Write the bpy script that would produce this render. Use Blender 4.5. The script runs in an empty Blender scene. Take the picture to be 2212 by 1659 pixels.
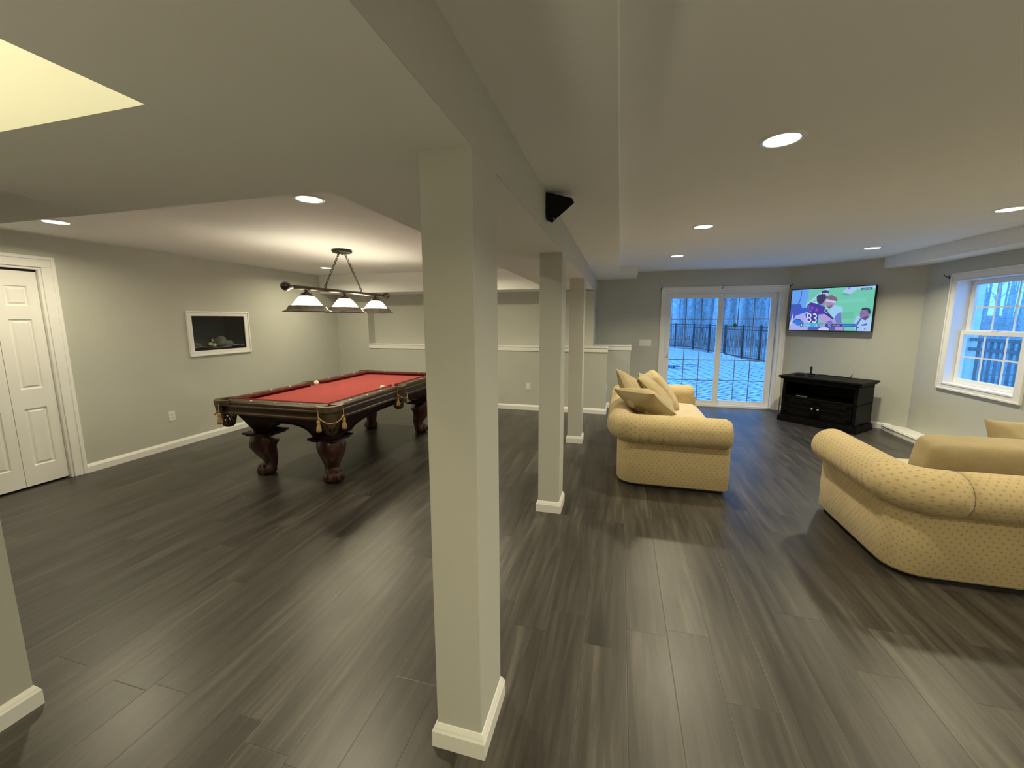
import bpy, math, random
from math import sin, cos, pi, sqrt, radians, atan2
from mathutils import Vector, Matrix

random.seed(7)
C = bpy.context.scene.collection

# ------------------------------------------------------------------ helpers
def lin(r, g, b, a=1.0):
    f = lambda c: (c/255/12.92) if c/255 <= 0.04045 else ((c/255+0.055)/1.055)**2.4
    return (f(r), f(g), f(b), a)

class MB:
    """collects shapes for ONE mesh object"""
    def __init__(s):
        s.v, s.f, s.uv, s.sm, s.mi = [], [], [], [], []
    def face(s, idx, uv=None, smooth=False, mi=0):
        s.f.append(tuple(idx)); s.uv.append(uv); s.sm.append(smooth); s.mi.append(mi)
    def pts(s, P):
        b = len(s.v); s.v.extend([tuple(p) for p in P]); return b
    def hexa(s, P, mi=0):
        b = s.pts(P)
        for q in ((0,3,2,1),(4,5,6,7),(0,1,5,4),(1,2,6,5),(2,3,7,6),(3,0,4,7)):
            s.face([b+i for i in q], mi=mi)
        return s
    def box(s, x0, y0, z0, x1, y1, z1, mi=0):
        x0, x1 = min(x0,x1), max(x0,x1); y0, y1 = min(y0,y1), max(y0,y1); z0, z1 = min(z0,z1), max(z0,z1)
        return s.hexa([(x0,y0,z0),(x1,y0,z0),(x1,y1,z0),(x0,y1,z0),(x0,y0,z1),(x1,y0,z1),(x1,y1,z1),(x0,y1,z1)], mi)
    def obox(s, c, ax, half, mi=0):
        """oriented box: centre, 3 unit axes, 3 half sizes"""
        c = Vector(c); a = [Vector(x)*h for x, h in zip(ax, half)]
        P = [c+a[0]*i+a[1]*j+a[2]*k for k in (-1,1) for i, j in ((-1,-1),(1,-1),(1,1),(-1,1))]
        return s.hexa(P, mi)
    def prism(s, poly, z0, z1, mi=0, fn=None, uvside=False):
        """poly (ccw, xy) extruded from z0 to z1; fn maps (x,y,z)->point"""
        fn = fn or (lambda x, y, z: (x, y, z))
        n = len(poly)
        b = s.pts([fn(x,y,z0) for x,y in poly] + [fn(x,y,z1) for x,y in poly])
        s.face([b+i for i in reversed(range(n))], [(poly[i][0],poly[i][1]) for i in reversed(range(n))], mi=mi)
        s.face([b+n+i for i in range(n)], [(p[0],p[1]) for p in poly], mi=mi)
        L = 0
        for i in range(n):
            j = (i+1) % n
            d = math.hypot(poly[j][0]-poly[i][0], poly[j][1]-poly[i][1])
            s.face([b+i, b+j, b+n+j, b+n+i], [(L,z0),(L+d,z0),(L+d,z1),(L,z1)], mi=mi)
            L += d
        return s
    def grid(s, fn, nu, nv, uvs=(1,1), cu=False, cv=False, smooth=True, mi=0, flip=False):
        W = nu if cu else nu+1; H = nv if cv else nv+1
        b = s.pts([fn(i/nu, j/nv) for j in range(H) for i in range(W)])
        for j in range(nv):
            for i in range(nu):
                i2, j2 = (i+1) % W, (j+1) % H
                q = [b+j*W+i, b+j*W+i2, b+j2*W+i2, b+j2*W+i]
                u = [(i/nu*uvs[0], j/nv*uvs[1]), ((i+1)/nu*uvs[0], j/nv*uvs[1]), ((i+1)/nu*uvs[0], (j+1)/nv*uvs[1]), (i/nu*uvs[0], (j+1)/nv*uvs[1])]
                if flip: q.reverse(); u.reverse()
                s.face(q, u, smooth, mi)
        return s
    def tube(s, path, rad, n=10, caps=True, mi=0, up=None, flat=1.0):
        """sweep of a circle along path; rad: number or list"""
        P = [Vector(p) for p in path]; m = len(P)
        R = rad if isinstance(rad, (list, tuple)) else [rad]*m
        ref = Vector(up) if up else None
        L = 0; rings = []; ls = []
        for i in range(m):
            t = (P[min(i+1,m-1)]-P[max(i-1,0)])
            t = t.normalized() if t.length > 1e-9 else Vector((0,0,1))
            if ref is None:
                ref = Vector((0,0,1)) if abs(t.z) < 0.9 else Vector((1,0,0))
            a = (ref - t*ref.dot(t)); a = a.normalized() if a.length > 1e-6 else t.orthogonal().normalized()
            bb = t.cross(a)
            if up is None: ref = a
            if i: L += (P[i]-P[i-1]).length
            ls.append(L)
            rings.append(s.pts([P[i] + (a*cos(2*pi*k/n) + bb*sin(2*pi*k/n)*flat)*R[i] for k in range(n)]))
        for i in range(m-1):
            for k in range(n):
                k2 = (k+1) % n
                r = R[i]*2*pi
                s.face([rings[i]+k, rings[i]+k2, rings[i+1]+k2, rings[i+1]+k],
                       [(ls[i],k/n*r),(ls[i],(k+1)/n*r),(ls[i+1],(k+1)/n*r),(ls[i+1],k/n*r)], True, mi)
        if caps:
            s.face([rings[0]+k for k in reversed(range(n))], mi=mi)
            s.face([rings[-1]+k for k in range(n)], mi=mi)
        return s
    def lathe(s, prof, n=32, c=(0,0,0), axis='z', mi=0, smooth=True, caps=False):
        """prof: list of (r, z)"""
        def m(r, a, z):
            x, y = r*cos(a), r*sin(a)
            if axis == 'z': return (c[0]+x, c[1]+y, c[2]+z)
            if axis == 'x': return (c[0]+z, c[1]+x, c[2]+y)
            return (c[0]+y, c[1]+z, c[2]+x)
        b = s.pts([m(r, 2*pi*k/n, z) for r, z in prof for k in range(n)])
        for i in range(len(prof)-1):
            for k in range(n):
                k2 = (k+1) % n
                s.face([b+i*n+k, b+i*n+k2, b+(i+1)*n+k2, b+(i+1)*n+k], None, smooth, mi)
        if caps:
            s.face([b+k for k in reversed(range(n))], mi=mi)
            e = b+(len(prof)-1)*n
            s.face([e+k for k in range(n)], mi=mi)
        return s
    def ball(s, c, r, n=12, sc=(1,1,1), mi=0):
        prof = []
        h = n//2+2
        def fn(u, v):
            a, p = 2*pi*u, -pi/2+pi*v
            return (c[0]+r*sc[0]*cos(p)*cos(a), c[1]+r*sc[1]*cos(p)*sin(a), c[2]+r*sc[2]*sin(p))
        return s.grid(fn, n, h, cu=True, mi=mi)
    def addmesh(s, me, M, mi=0):
        b = s.pts([M @ v.co for v in me.vertices])
        for p in me.polygons: s.face([b+i for i in p.vertices], mi=mi)
        return s
    def build(s, name, mats, parent=None, bevel=0, seg=2, label=None, weld=False):
        me = bpy.data.meshes.new(name)
        me.from_pydata(s.v, [], s.f)
        me.polygons.foreach_set('use_smooth', s.sm)
        me.polygons.foreach_set('material_index', s.mi)
        if any(u is not None for u in s.uv):
            ul = me.uv_layers.new(name='UVMap')
            k = 0
            for fi, f in enumerate(s.f):
                u = s.uv[fi]
                for q in range(len(f)):
                    ul.data[k].uv = u[q] if u else (s.v[f[q]][0]+s.v[f[q]][1]*.7, s.v[f[q]][2])
                    k += 1
        for m in (mats if isinstance(mats, (list, tuple)) else [mats]): me.materials.append(m)
        me.update()
        o = bpy.data.objects.new(name, me); C.objects.link(o)
        if parent: o.parent = parent
        if bevel:
            md = o.modifiers.new('Bevel', 'BEVEL'); md.width = bevel; md.segments = seg; md.limit_method = 'ANGLE'; md.angle_limit = radians(40)
        if label: o['label'] = label
        return o

def thing(name, label, cat, loc=(0,0,0), rz=0, group=None):
    o = bpy.data.objects.new(name, None); C.objects.link(o)
    o.empty_display_size = 0.1
    o.location = loc; o.rotation_euler = (0,0,rz)
    return tag(o, label, cat, group)
def tag(o, label, cat, group=None, kind=None):
    o['label'] = label; o['category'] = cat
    if group: o['group'] = group
    if kind: o['kind'] = kind
    return o
def struct(o, label=None):
    o['kind'] = 'structure'
    if label: o['label'] = label
    return o
def semp(name, label=None, loc=(0,0,0), rz=0):
    o = bpy.data.objects.new(name, None); C.objects.link(o); o.location = loc; o.rotation_euler = (0,0,rz)
    return struct(o, label)
def dup(root, loc, rz=None, label=None, sc=None):
    r = root.copy(); C.objects.link(r); r.location = loc
    if rz is not None: r.rotation_euler = (0,0,rz)
    if sc: r.scale = sc
    if label: r['label'] = label
    for ch in list(root.children):
        c = ch.copy(); C.objects.link(c); c.parent = r
        for g in list(ch.children):
            d = g.copy(); C.objects.link(d); d.parent = c
    return r

# ------------------------------------------------------------------ materials
MATS = {}
def nodes(name):
    m = bpy.data.materials.new(name); m.use_nodes = True
    nt = m.node_tree; p = nt.nodes['Principled BSDF']
    MATS[name] = m
    return m, nt, p
def L(nt, a, b): nt.links.new(a, b)
def N(nt, t, **k):
    n = nt.nodes.new(t)
    for a, v in k.items(): setattr(n, a, v)
    return n
def math_n(nt, op, a, b=None, c=None):
    n = N(nt, 'ShaderNodeMath', operation=op)
    for i, x in enumerate((a, b, c)):
        if x is None: continue
        if isinstance(x, (int, float)): n.inputs[i].default_value = x
        else: L(nt, x, n.inputs[i])
    return n.outputs[0]
def ramp(nt, fac, stops):
    r = N(nt, 'ShaderNodeValToRGB')
    e = r.color_ramp.elements
    while len(e) < len(stops): e.new(0.5)
    for k, (p, c) in enumerate(stops): e[k].position = p; e[k].color = c
    L(nt, fac, r.inputs[0]); return r.outputs[0]
def mix(nt, f, a, b, blend='MIX'):
    n = N(nt, 'ShaderNodeMix', data_type='RGBA', blend_type=blend)
    for s, x in ((n.inputs[0], f), (n.inputs[6], a), (n.inputs[7], b)):
        if isinstance(x, (int, float)): s.default_value = x
        elif isinstance(x, tuple): s.default_value = x
        else: L(nt, x, s)
    return n.outputs[2]
def noise(nt, scale, detail=3, rough=.5, vec=None, coord='Object'):
    n = N(nt, 'ShaderNodeTexNoise'); n.inputs['Scale'].default_value = scale
    n.inputs['Detail'].default_value = detail; n.inputs['Roughness'].default_value = rough
    if vec is None:
        t = N(nt, 'ShaderNodeTexCoord'); vec = t.outputs[coord]
    L(nt, vec, n.inputs['Vector']); return n.outputs[0]
def bump(nt, p, h, strength=.2, dist=.002):
    b = N(nt, 'ShaderNodeBump'); b.inputs['Strength'].default_value = strength; b.inputs['Distance'].default_value = dist
    L(nt, h, b.inputs['Height']); L(nt, b.outputs[0], p.inputs['Normal'])
def pm(name, col, rough=.5, metal=0, var=.06, nscale=8, bstr=0, bscale=200, bdist=.001, coat=0, spec=None, stretch=None):
    m, nt, p = nodes(name)
    p.inputs['Roughness'].default_value = rough; p.inputs['Metallic'].default_value = metal
    if spec is not None: p.inputs['Specular IOR Level'].default_value = spec
    if coat: p.inputs['Coat Weight'].default_value = coat; p.inputs['Coat Roughness'].default_value = .15
    vec = None
    if stretch:
        t = N(nt, 'ShaderNodeTexCoord'); mp = N(nt, 'ShaderNodeMapping'); mp.inputs['Scale'].default_value = stretch
        L(nt, t.outputs['Object'], mp.inputs['Vector']); vec = mp.outputs[0]
    f = noise(nt, nscale, 4, .6, vec)
    d = tuple(c*(1-var) for c in col[:3])+(1,); u = tuple(min(1, c*(1+var)) for c in col[:3])+(1,)
    L(nt, ramp(nt, f, [(.3, d), (.7, u)]), p.inputs['Base Color'])
    if bstr: bump(nt, p, noise(nt, bscale, 2), bstr, bdist)
    return m

WALL = pm('wall_paint', (.515, .52, .465, 1), .75, var=.02, nscale=3, bstr=.12, bscale=260, spec=.3)
CEIL = pm('ceiling_paint', (.86, .86, .84, 1), .85, var=.015, nscale=2, bstr=.12, bscale=220, spec=.2)
POSTP = pm('post_paint', (.56, .555, .52, 1), .75, var=.015, nscale=3, bstr=.12, bscale=260, spec=.3)
TRIM = pm('trim_white', (.85, .845, .825, 1), .35, var=.015, nscale=5)
DOORW = pm('door_white', (.87, .86, .83, 1), .4, var=.015, nscale=4)
VINYL = pm('vinyl_white', (.84, .84, .84, 1), .35, var=.01)
PLASTIC = pm('white_plastic', (.82, .81, .78, 1), .3, var=.01)
SLOT = pm('dark_slot', (.02, .02, .02, 1), .7, spec=.15)
BLACKM = pm('black_metal', (.012, .011, .011, 1), .4, .3, var=.2)
BRONZE = pm('oiled_bronze', (.055, .042, .032, 1), .38, .75, var=.25, nscale=30)
PEWTER = pm('pewter_rim', (.16, .14, .12, 1), .33, .85, var=.2, nscale=20)
MAHOG = pm('mahogany', (.020, .0055, .004, 1), .45, spec=.2, var=.45, nscale=6, coat=.12, stretch=(1, 8, 8))
MAHOGL = pm('mahogany_leg', (.060, .016, .010, 1), .28, var=.4, nscale=9, coat=.35)
WALNUT = pm('rail_wood', (.050, .027, .012, 1), .36, spec=.22, var=.4, nscale=6, coat=.15, stretch=(8, 1, 8))
FELT = pm('red_felt', (.29, .058, .055, 1), .95, var=.05, nscale=60, bstr=.2, bscale=700, spec=.1)
FELTD = pm('cushion_felt', (.085, .010, .011, 1), .95, var=.06, nscale=60, bstr=.2, bscale=700, spec=.1)
LEATHER = pm('pocket_leather', (.075, .05, .026, 1), .55, var=.35, nscale=30, bstr=.4, bscale=120)
GOLD = pm('gold_cord', (.36, .24, .09, 1), .7, var=.3, nscale=60)
PEARL = pm('pearl_sight', (.9, .85, .75, 1), .25)
IVORY = pm('ivory_ball', (.85, .80, .68, 1), .15)
BLACKW = pm('black_wood', (.0035, .0035, .0037, 1), .5, spec=.1, var=.25, nscale=12, stretch=(1, 6, 6))
BLACKP = pm('black_plastic', (.006, .006, .006, 1), .55, spec=.2)
KNOB = pm('nickel_knob', (.55, .54, .52, 1), .3, .9)
BLACKBOX = pm('tank_back', (.006, .006, .007, 1), .6)
GRAVEL = pm('tank_gravel', (.22, .22, .21, 1), .7, var=.8, nscale=70, bstr=.8, bscale=60, bdist=.01)
ROCK = pm('tank_rock', (.10, .10, .07, 1), .8, var=.5, nscale=20, bstr=.8, bscale=30, bdist=.02)
CREAM = pm('tank_ornament', (.5, .45, .27, 1), .6, var=.2)
DARKCLOTH = pm('dust_cover', (.008, .008, .008, 1), .9)
LEAFG = pm('green_decal', (.06, .22, .03, 1), .6)
PATIO = None
FENCE = pm('black_aluminium', (.02, .02, .025, 1), .5)
BARK = pm('bark', (.55, .56, .58, 1), .9, var=.35, nscale=5)
BRUSH = pm('brush_twigs', (.5, .5, .52, 1), .9, var=.4, nscale=2)
LITTER = pm('leaf_litter', (.26, .25, .23, 1), .95, var=.5, nscale=1.5, bstr=.5, bscale=8, bdist=.05)
STONE = pm('edging_stone', (.55, .53, .5, 1), .8, var=.25, nscale=6, bstr=.5, bscale=10, bdist=.02)
DECKW = pm('deck_wood', (.20, .19, .18, 1), .7, var=.2, stretch=(8, 8, 1))
POSTW = pm('porch_white', (.7, .7, .7, 1), .5)
CAR = pm('chain_metal', (.05, .04, .03, 1), .4, .8)

def emis(name, col, s):
    m, nt, p = nodes(name)
    p.inputs['Base Color'].default_value = (.8,.8,.8,1)
    p.inputs['Emission Color'].default_value = col; p.inputs['Emission Strength'].default_value = s
    return m
WARM = (1, .90, .62)
DIFF = emis('lamp_diffuser', (1, .90, .66, 1), 9)
OPAL = emis('opal_glass', (1, .90, .66, 1), 23)
OPALIN = pm('opal_inside', (.85,.82,.72,1), .4)

def glass_mat():
    m = bpy.data.materials.new('window_glass'); m.use_nodes = True
    nt = m.node_tree; nt.nodes.clear()
    o = N(nt, 'ShaderNodeOutputMaterial'); t = N(nt, 'ShaderNodeBsdfTransparent'); t.inputs[0].default_value = (.93,.97,1,1)
    g = N(nt, 'ShaderNodeBsdfGlossy'); g.inputs['Roughness'].default_value = 0.0
    lw = N(nt, 'ShaderNodeLayerWeight'); lw.inputs[0].default_value = .5
    fr = math_n(nt, 'ADD', math_n(nt, 'MULTIPLY', math_n(nt, 'POWER', lw.outputs['Facing'], 5), .7), .03)
    mx = N(nt, 'ShaderNodeMixShader'); L(nt, fr, mx.inputs[0]); L(nt, t.outputs[0], mx.inputs[1]); L(nt, g.outputs[0], mx.inputs[2])
    L(nt, mx.outputs[0], o.inputs[0]); return m
GLASS = glass_mat()

def floor_mat():
    m, nt, p = nodes('floor_planks')
    tc = N(nt, 'ShaderNodeTexCoord'); sx = N(nt, 'ShaderNodeSeparateXYZ'); L(nt, tc.outputs['Object'], sx.inputs[0])
    X, Y = sx.outputs[0], sx.outputs[1]
    PW, PL = .1965, 1.22
    xs = math_n(nt, 'DIVIDE', math_n(nt, 'ADD', X, 20*PW - .278), PW)
    row = math_n(nt, 'FLOOR', xs); fx = math_n(nt, 'FRACT', xs)
    w1 = N(nt, 'ShaderNodeTexWhiteNoise', noise_dimensions='1D'); L(nt, row, w1.inputs['W'])
    ys = math_n(nt, 'ADD', math_n(nt, 'DIVIDE', math_n(nt, 'ADD', Y, 20), PL), math_n(nt, 'MULTIPLY', w1.outputs[0], 7.3))
    col = math_n(nt, 'FLOOR', ys); fy = math_n(nt, 'FRACT', ys)
    cv = N(nt, 'ShaderNodeCombineXYZ'); L(nt, row, cv.inputs[0]); L(nt, col, cv.inputs[1])
    w2 = N(nt, 'ShaderNodeTexWhiteNoise', noise_dimensions='2D'); L(nt, cv.outputs[0], w2.inputs['Vector'])
    tone = w2.outputs[0]
    # grain
    gv = N(nt, 'ShaderNodeCombineXYZ'); L(nt, math_n(nt, 'ADD', math_n(nt, 'MULTIPLY', X, 26), math_n(nt, 'MULTIPLY', tone, 90)), gv.inputs[0])
    L(nt, math_n(nt, 'MULTIPLY', Y, 1.5), gv.inputs[1]); L(nt, math_n(nt, 'MULTIPLY', tone, 50), gv.inputs[2])
    g1 = N(nt, 'ShaderNodeTexNoise'); g1.inputs['Scale'].default_value = 1; g1.inputs['Detail'].default_value = 6; g1.inputs['Roughness'].default_value = .62; g1.inputs['Distortion'].default_value = .5
    L(nt, gv.outputs[0], g1.inputs['Vector'])
    gv2 = N(nt, 'ShaderNodeCombineXYZ'); L(nt, math_n(nt, 'MULTIPLY', X, 7), gv2.inputs[0]); L(nt, math_n(nt, 'MULTIPLY', Y, 1.0), gv2.inputs[1]); L(nt, math_n(nt, 'MULTIPLY', tone, 31), gv2.inputs[2])
    g2 = N(nt, 'ShaderNodeTexNoise'); g2.inputs['Scale'].default_value = 1; g2.inputs['Detail'].default_value = 3
    L(nt, gv2.outputs[0], g2.inputs['Vector'])
    f = math_n(nt, 'ADD', math_n(nt, 'MULTIPLY', g1.outputs[0], .62), math_n(nt, 'MULTIPLY', g2.outputs[0], .38))
    f = math_n(nt, 'ADD', f, math_n(nt, 'MULTIPLY', math_n(nt, 'SUBTRACT', tone, .5), .10))
    c = ramp(nt, f, [(.28, (.0115,.0092,.008,1)), (.45, (.031,.0267,.0228,1)), (.56, (.051,.0447,.0385,1)), (.74, (.116,.103,.089,1))])
    # seams
    ex = math_n(nt, 'MULTIPLY', math_n(nt, 'MINIMUM', fx, math_n(nt, 'SUBTRACT', 1, fx)), PW)
    ey = math_n(nt, 'MULTIPLY', math_n(nt, 'MINIMUM', fy, math_n(nt, 'SUBTRACT', 1, fy)), PL)
    e = math_n(nt, 'MINIMUM', ex, ey)
    mr = N(nt, 'ShaderNodeMapRange'); mr.inputs[1].default_value = .0004; mr.inputs[2].default_value = .0022; L(nt, e, mr.inputs[0])
    seam = mr.outputs[0]
    L(nt, mix(nt, math_n(nt, 'MULTIPLY', math_n(nt, 'SUBTRACT', 1, seam), .55), c, (.02,.017,.015,1)), p.inputs['Base Color'])
    rg = N(nt, 'ShaderNodeMapRange'); rg.inputs[3].default_value = .32; rg.inputs[4].default_value = .42; L(nt, g1.outputs[0], rg.inputs[0])
    L(nt, rg.outputs[0], p.inputs['Roughness'])
    h = math_n(nt, 'ADD', math_n(nt, 'MULTIPLY', g1.outputs[0], .5), seam)
    bump(nt, p, h, .25, .0012)
    p.inputs['Specular IOR Level'].default_value = .6
    p.inputs['Coat Weight'].default_value = .08; p.inputs['Coat Roughness'].default_value = .3
    return m
FLOOR = floor_mat()

def fabric(name, base, dot, dots=True):
    m, nt, p = nodes(name)
    tc = N(nt, 'ShaderNodeTexCoord'); sx = N(nt, 'ShaderNodeSeparateXYZ'); L(nt, tc.outputs['UV'], sx.inputs[0])
    sp = .042
    r = math_n(nt, 'DIVIDE', sx.outputs[1], sp*.62); row = math_n(nt, 'FLOOR', r)
    u = math_n(nt, 'ADD', math_n(nt, 'DIVIDE', sx.outputs[0], sp), math_n(nt, 'MULTIPLY', math_n(nt, 'MODULO', row, 2), .5))
    fu = math_n(nt, 'ABSOLUTE', math_n(nt, 'SUBTRACT', math_n(nt, 'FRACT', u), .5))
    fv = math_n(nt, 'ABSOLUTE', math_n(nt, 'SUBTRACT', math_n(nt, 'FRACT', r), .5))
    d = math_n(nt, 'ADD', math_n(nt, 'MULTIPLY', fu, sp), math_n(nt, 'MULTIPLY', fv, sp*.62))
    mr = N(nt, 'ShaderNodeMapRange'); mr.inputs[1].default_value = .0095; mr.inputs[2].default_value = .0055; L(nt, d, mr.inputs[0])
    nz = noise(nt, 220, 2); nz2 = noise(nt, 9, 3)
    a = mix(nt, nz2, tuple(c*.86 for c in base[:3])+(1,), tuple(min(1,c*1.12) for c in base[:3])+(1,))
    a = mix(nt, math_n(nt, 'MULTIPLY', nz, .5), a, tuple(c*.6 for c in base[:3])+(1,))
    if dots: a = mix(nt, math_n(nt, 'MULTIPLY', mr.outputs[0], .55), a, dot)
    L(nt, a, p.inputs['Base Color'])
    p.inputs['Roughness'].default_value = .92; p.inputs['Specular IOR Level'].default_value = .15
    p.inputs['Sheen Weight'].default_value = .15
    hb = math_n(nt, 'ADD', math_n(nt, 'MULTIPLY', nz, .5), math_n(nt, 'MULTIPLY', noise(nt, 14, 4), 2.0))
    bump(nt, p, hb, .35, .006)
    return m
SOFA = fabric('sofa_chenille', (.56, .44, .245, 1), (.27, .18, .08, 1))
PILLOW = fabric('pillow_chenille', (.43, .345, .20, 1), (.3, .2, .1, 1), dots=False)
SEATF = fabric('seat_chenille', (.62, .52, .36, 1), (.36, .27, .15, 1), dots=False)

def patio_mat():
    m, nt, p = nodes('patio_pavers')
    tc = N(nt, 'ShaderNodeTexCoord'); mp = N(nt, 'ShaderNodeMapping'); mp.inputs['Rotation'].default_value = (0,0,radians(38)); L(nt, tc.outputs['Object'], mp.inputs['Vector'])
    b = N(nt, 'ShaderNodeTexBrick'); b.inputs['Scale'].default_value = 1
    b.inputs['Brick Width'].default_value = .42; b.inputs['Row Height'].default_value = .22; b.inputs['Mortar Size'].default_value = .035
    b.inputs['Color1'].default_value = (.70,.72,.72,1); b.inputs['Color2'].default_value = (.58,.60,.61,1); b.inputs['Mortar'].default_value = (.06,.065,.08,1)
    L(nt, mp.outputs[0], b.inputs['Vector'])
    nz = noise(nt, 2.2, 4)
    L(nt, mix(nt, math_n(nt, 'MULTIPLY', nz, .35), b.outputs[0], (.8,.8,.8,1)), p.inputs['Base Color'])
    p.inputs['Roughness'].default_value = .45
    return m
PATIO = patio_mat()

# ------------------------------------------------------------------ room dimensions
XL, XR = -5.227, 3.82
YB = 6.555            # lower back wall of the pool room
YN = 6.745            # niche back
YS = 7.59             # patio-door wall
XB = -.427            # beam face
XS = -.03             # ceiling step
ZT, ZM, ZR = 2.33, 2.26, 2.378
CT, CC = (2.69, 7.59), (3.82, 6.45)   # ends of the angled TV wall
lowz = lambda y: 2.0485-.0036*y

def wall_cells(mb, a0, a1, z0, z1, holes, put):
    """holes: (a0,a1,z0,z1); put(a0,a1,z0,z1)"""
    As = sorted({a0, a1, *[h[0] for h in holes], *[h[1] for h in holes]}); Zs = sorted({z0, z1, *[h[2] for h in holes], *[h[3] for h in holes]})
    for i in range(len(As)-1):
        for j in range(len(Zs)-1):
            ca, cz = (As[i]+As[i+1])/2, (Zs[j]+Zs[j+1])/2
            if any(h[0] < ca < h[1] and h[2] < cz < h[3] for h in holes): continue
            put(As[i], As[i+1], Zs[j], Zs[j+1])

# floor
struct(MB().box(XL-.15, -4, -.1, XR+.2, YS+.12, 0).build('floor', FLOOR), 'dark grey-brown wood plank floor')
# wall left with the door and tank openings
mb = MB()
wall_cells(mb, -4, YB+.3, 0, 2.6, [(1.32,2.555,0,2.04),(3.835,4.59,1.14,1.612)], lambda a,b,c,d: mb.box(XL-.12,a,c,XL,b,d))
struct(mb.build('wall_left', WALL), 'long grey wall behind the pool table')
# back wall of pool room: lower bump-out, full-height strip, niche back with right return
mb = MB()
mb.box(XL-.12, YB, 0, -.187, YS, 1.02)
mb.box(XL-.12, YB, 1.02, -4.553, YN+.2, 2.6)
mb.box(-4.553, YN, 1.02, XB, YS, 2.016)
mb.box(-.187, 7.07, 0, .190, YS, 1.02)
struct(mb.build('wall_back', WALL), 'grey back wall with ledge and recessed niche')
# patio door wall
mb = MB()
wall_cells(mb, XB-.1, CT[0]+.25, 0, 2.6, [(.755,2.585,0,2.03)], lambda a,b,c,d: mb.box(a,YS,c,b,YS+.16,d))
struct(mb.build('wall_patio', WALL), 'grey wall around the sliding patio door')
# angled TV wall
dw = Vector((CC[0]-CT[0], CC[1]-CT[1], 0)); LW = dw.length; dw.normalize(); nw = Vector((dw.y, -dw.x, 0))   # nw points into the room
if nw.y > 0: nw = -nw
def tvw(a, d, z): return Vector((CT[0], CT[1], 0)) + dw*a + nw*d + Vector((0,0,z))
mb = MB(); mb.hexa([tvw(-.06,0,0),tvw(LW+.1,0,0),tvw(LW+.1,-.14,0),tvw(-.06,-.14,0),tvw(-.06,0,2.6),tvw(LW+.1,0,2.6),tvw(LW+.1,-.14,2.6),tvw(-.06,-.14,2.6)])
struct(mb.build('wall_corner', WALL), 'angled grey corner wall behind the television')
# right wall
mb = MB()
wall_cells(mb, -4, CC[1]+.12, 0, 2.6, [(5.02,5.945,.77,1.995)], lambda a,b,c,d: mb.box(XR,a,c,XR+.165,b,d))
struct(mb.build('wall_right', WALL), 'grey right wall around the double-hung window')
mb = MB(); mb.box(-6.1,1.2,0,-6.0,2.68,2.6); mb.box(-6.0,1.2,0,XL-.12,1.3,2.6); mb.box(-6.0,2.58,0,XL-.12,2.68,2.6); mb.box(-6.0,1.2,2.2,XL-.12,2.68,2.3); mb.box(-6.0,1.2,-.1,XL-.12,2.68,0)  # unseen closet shell, added to stop outside light leaking under the door
struct(mb.build('closet_light_block', WALL), 'unseen closet walls behind the folding door, added to block outside light')
# rear and partition
struct(MB().box(XL-.12,-4.12,0,XR+.2,-4,2.6).build('wall_rear', WALL), 'grey wall behind the viewer')
struct(MB().box(-2.36,-4,0,-2.24,.868,2.06).build('wall_partition', WALL), 'end of a grey wall at the left edge')

# ceilings
def slab(mb, x0, x1, y0, y1, top, zf=lowz):
    mb.hexa([(x0,y0,zf(y0)),(x1,y0,zf(y0)),(x1,y1,zf(y1)),(x0,y1,zf(y1)),(x0,y0,top),(x1,y0,top),(x1,y1,top),(x0,y1,top)])
mb = MB()
HX0, HX1, HY0, HY1 = -2.25, -1.085, -2.2, .752
TX, TY0, TY1 = -1.112, 1.392, 6.15
slab(mb, XL, HX0, -4, HY1, 2.5); slab(mb, HX0, HX1, -4, HY0, 2.5); slab(mb, HX1, XB-.002, -4, HY1, 2.5)
slab(mb, XL, XB-.002, HY1, TY0, 2.5)
slab(mb, TX, XB-.002, TY0, YS, 2.5)
slab(mb, XL, TX, TY1, YN+.1, 2.5, lambda y: 2.014)
struct(mb.build('ceiling_low', CEIL), 'low soffit ceiling around the raised tray')
struct(MB().box(XL,TY0,ZT,TX,TY1,2.5).build('ceiling_tray', CEIL), 'raised bright ceiling above the pool table')
mb = MB(); mb.hexa([(XB-.002,-4,lowz(-4)),(XB,-4,lowz(-4)),(XB,YS,lowz(YS)),(XB-.002,YS,lowz(YS)),(XB-.002,-4,ZM+.02),(XB,-4,ZM+.02),(XB,YS,ZM+.02),(XB-.002,YS,ZM+.02)])
struct(mb.build('beam', POSTP), 'side face of the boxed beam carried by the posts')
mb = MB(); mb.box(XB,-4,ZM,XS,YS,2.55); mb.box(XS,6.82,ZM,.25,YS,2.55)
struct(mb.build('ceiling_strip', CEIL), 'strip of ceiling beside the beam, slightly lower')
struct(MB().box(XS,-4,ZR,XR+.2,YS+.1,2.55).build('ceiling', CEIL), 'right room ceiling with round lights')
struct(MB().box(3.5,2.2,2.232,XR,6.86,ZR+.02).build('ceiling_soffit', CEIL), 'boxed soffit along the top of the right wall')
# stairwell above the opening
mb = MB()
mb.box(HX0-.1,HY1,2.3,HX1+.1,HY1+.1,4.2); mb.box(HX0-.1,HY0-.1,2.3,HX1+.1,HY0,4.2)
mb.box(HX0-.1,HY0,2.3,HX0,HY1,4.2); mb.box(HX1,HY0,2.3,HX1+.1,HY1,4.2); mb.box(HX0-.1,HY0-.1,4.2,HX1+.1,HY1+.1,4.3)
CREAMW = pm('stairwell_paint', (.72, .70, .55, 1), .8, var=.01)
struct(mb.build('wall_stairwell', CREAMW), 'warmly lit opening in the ceiling at upper left')

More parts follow.
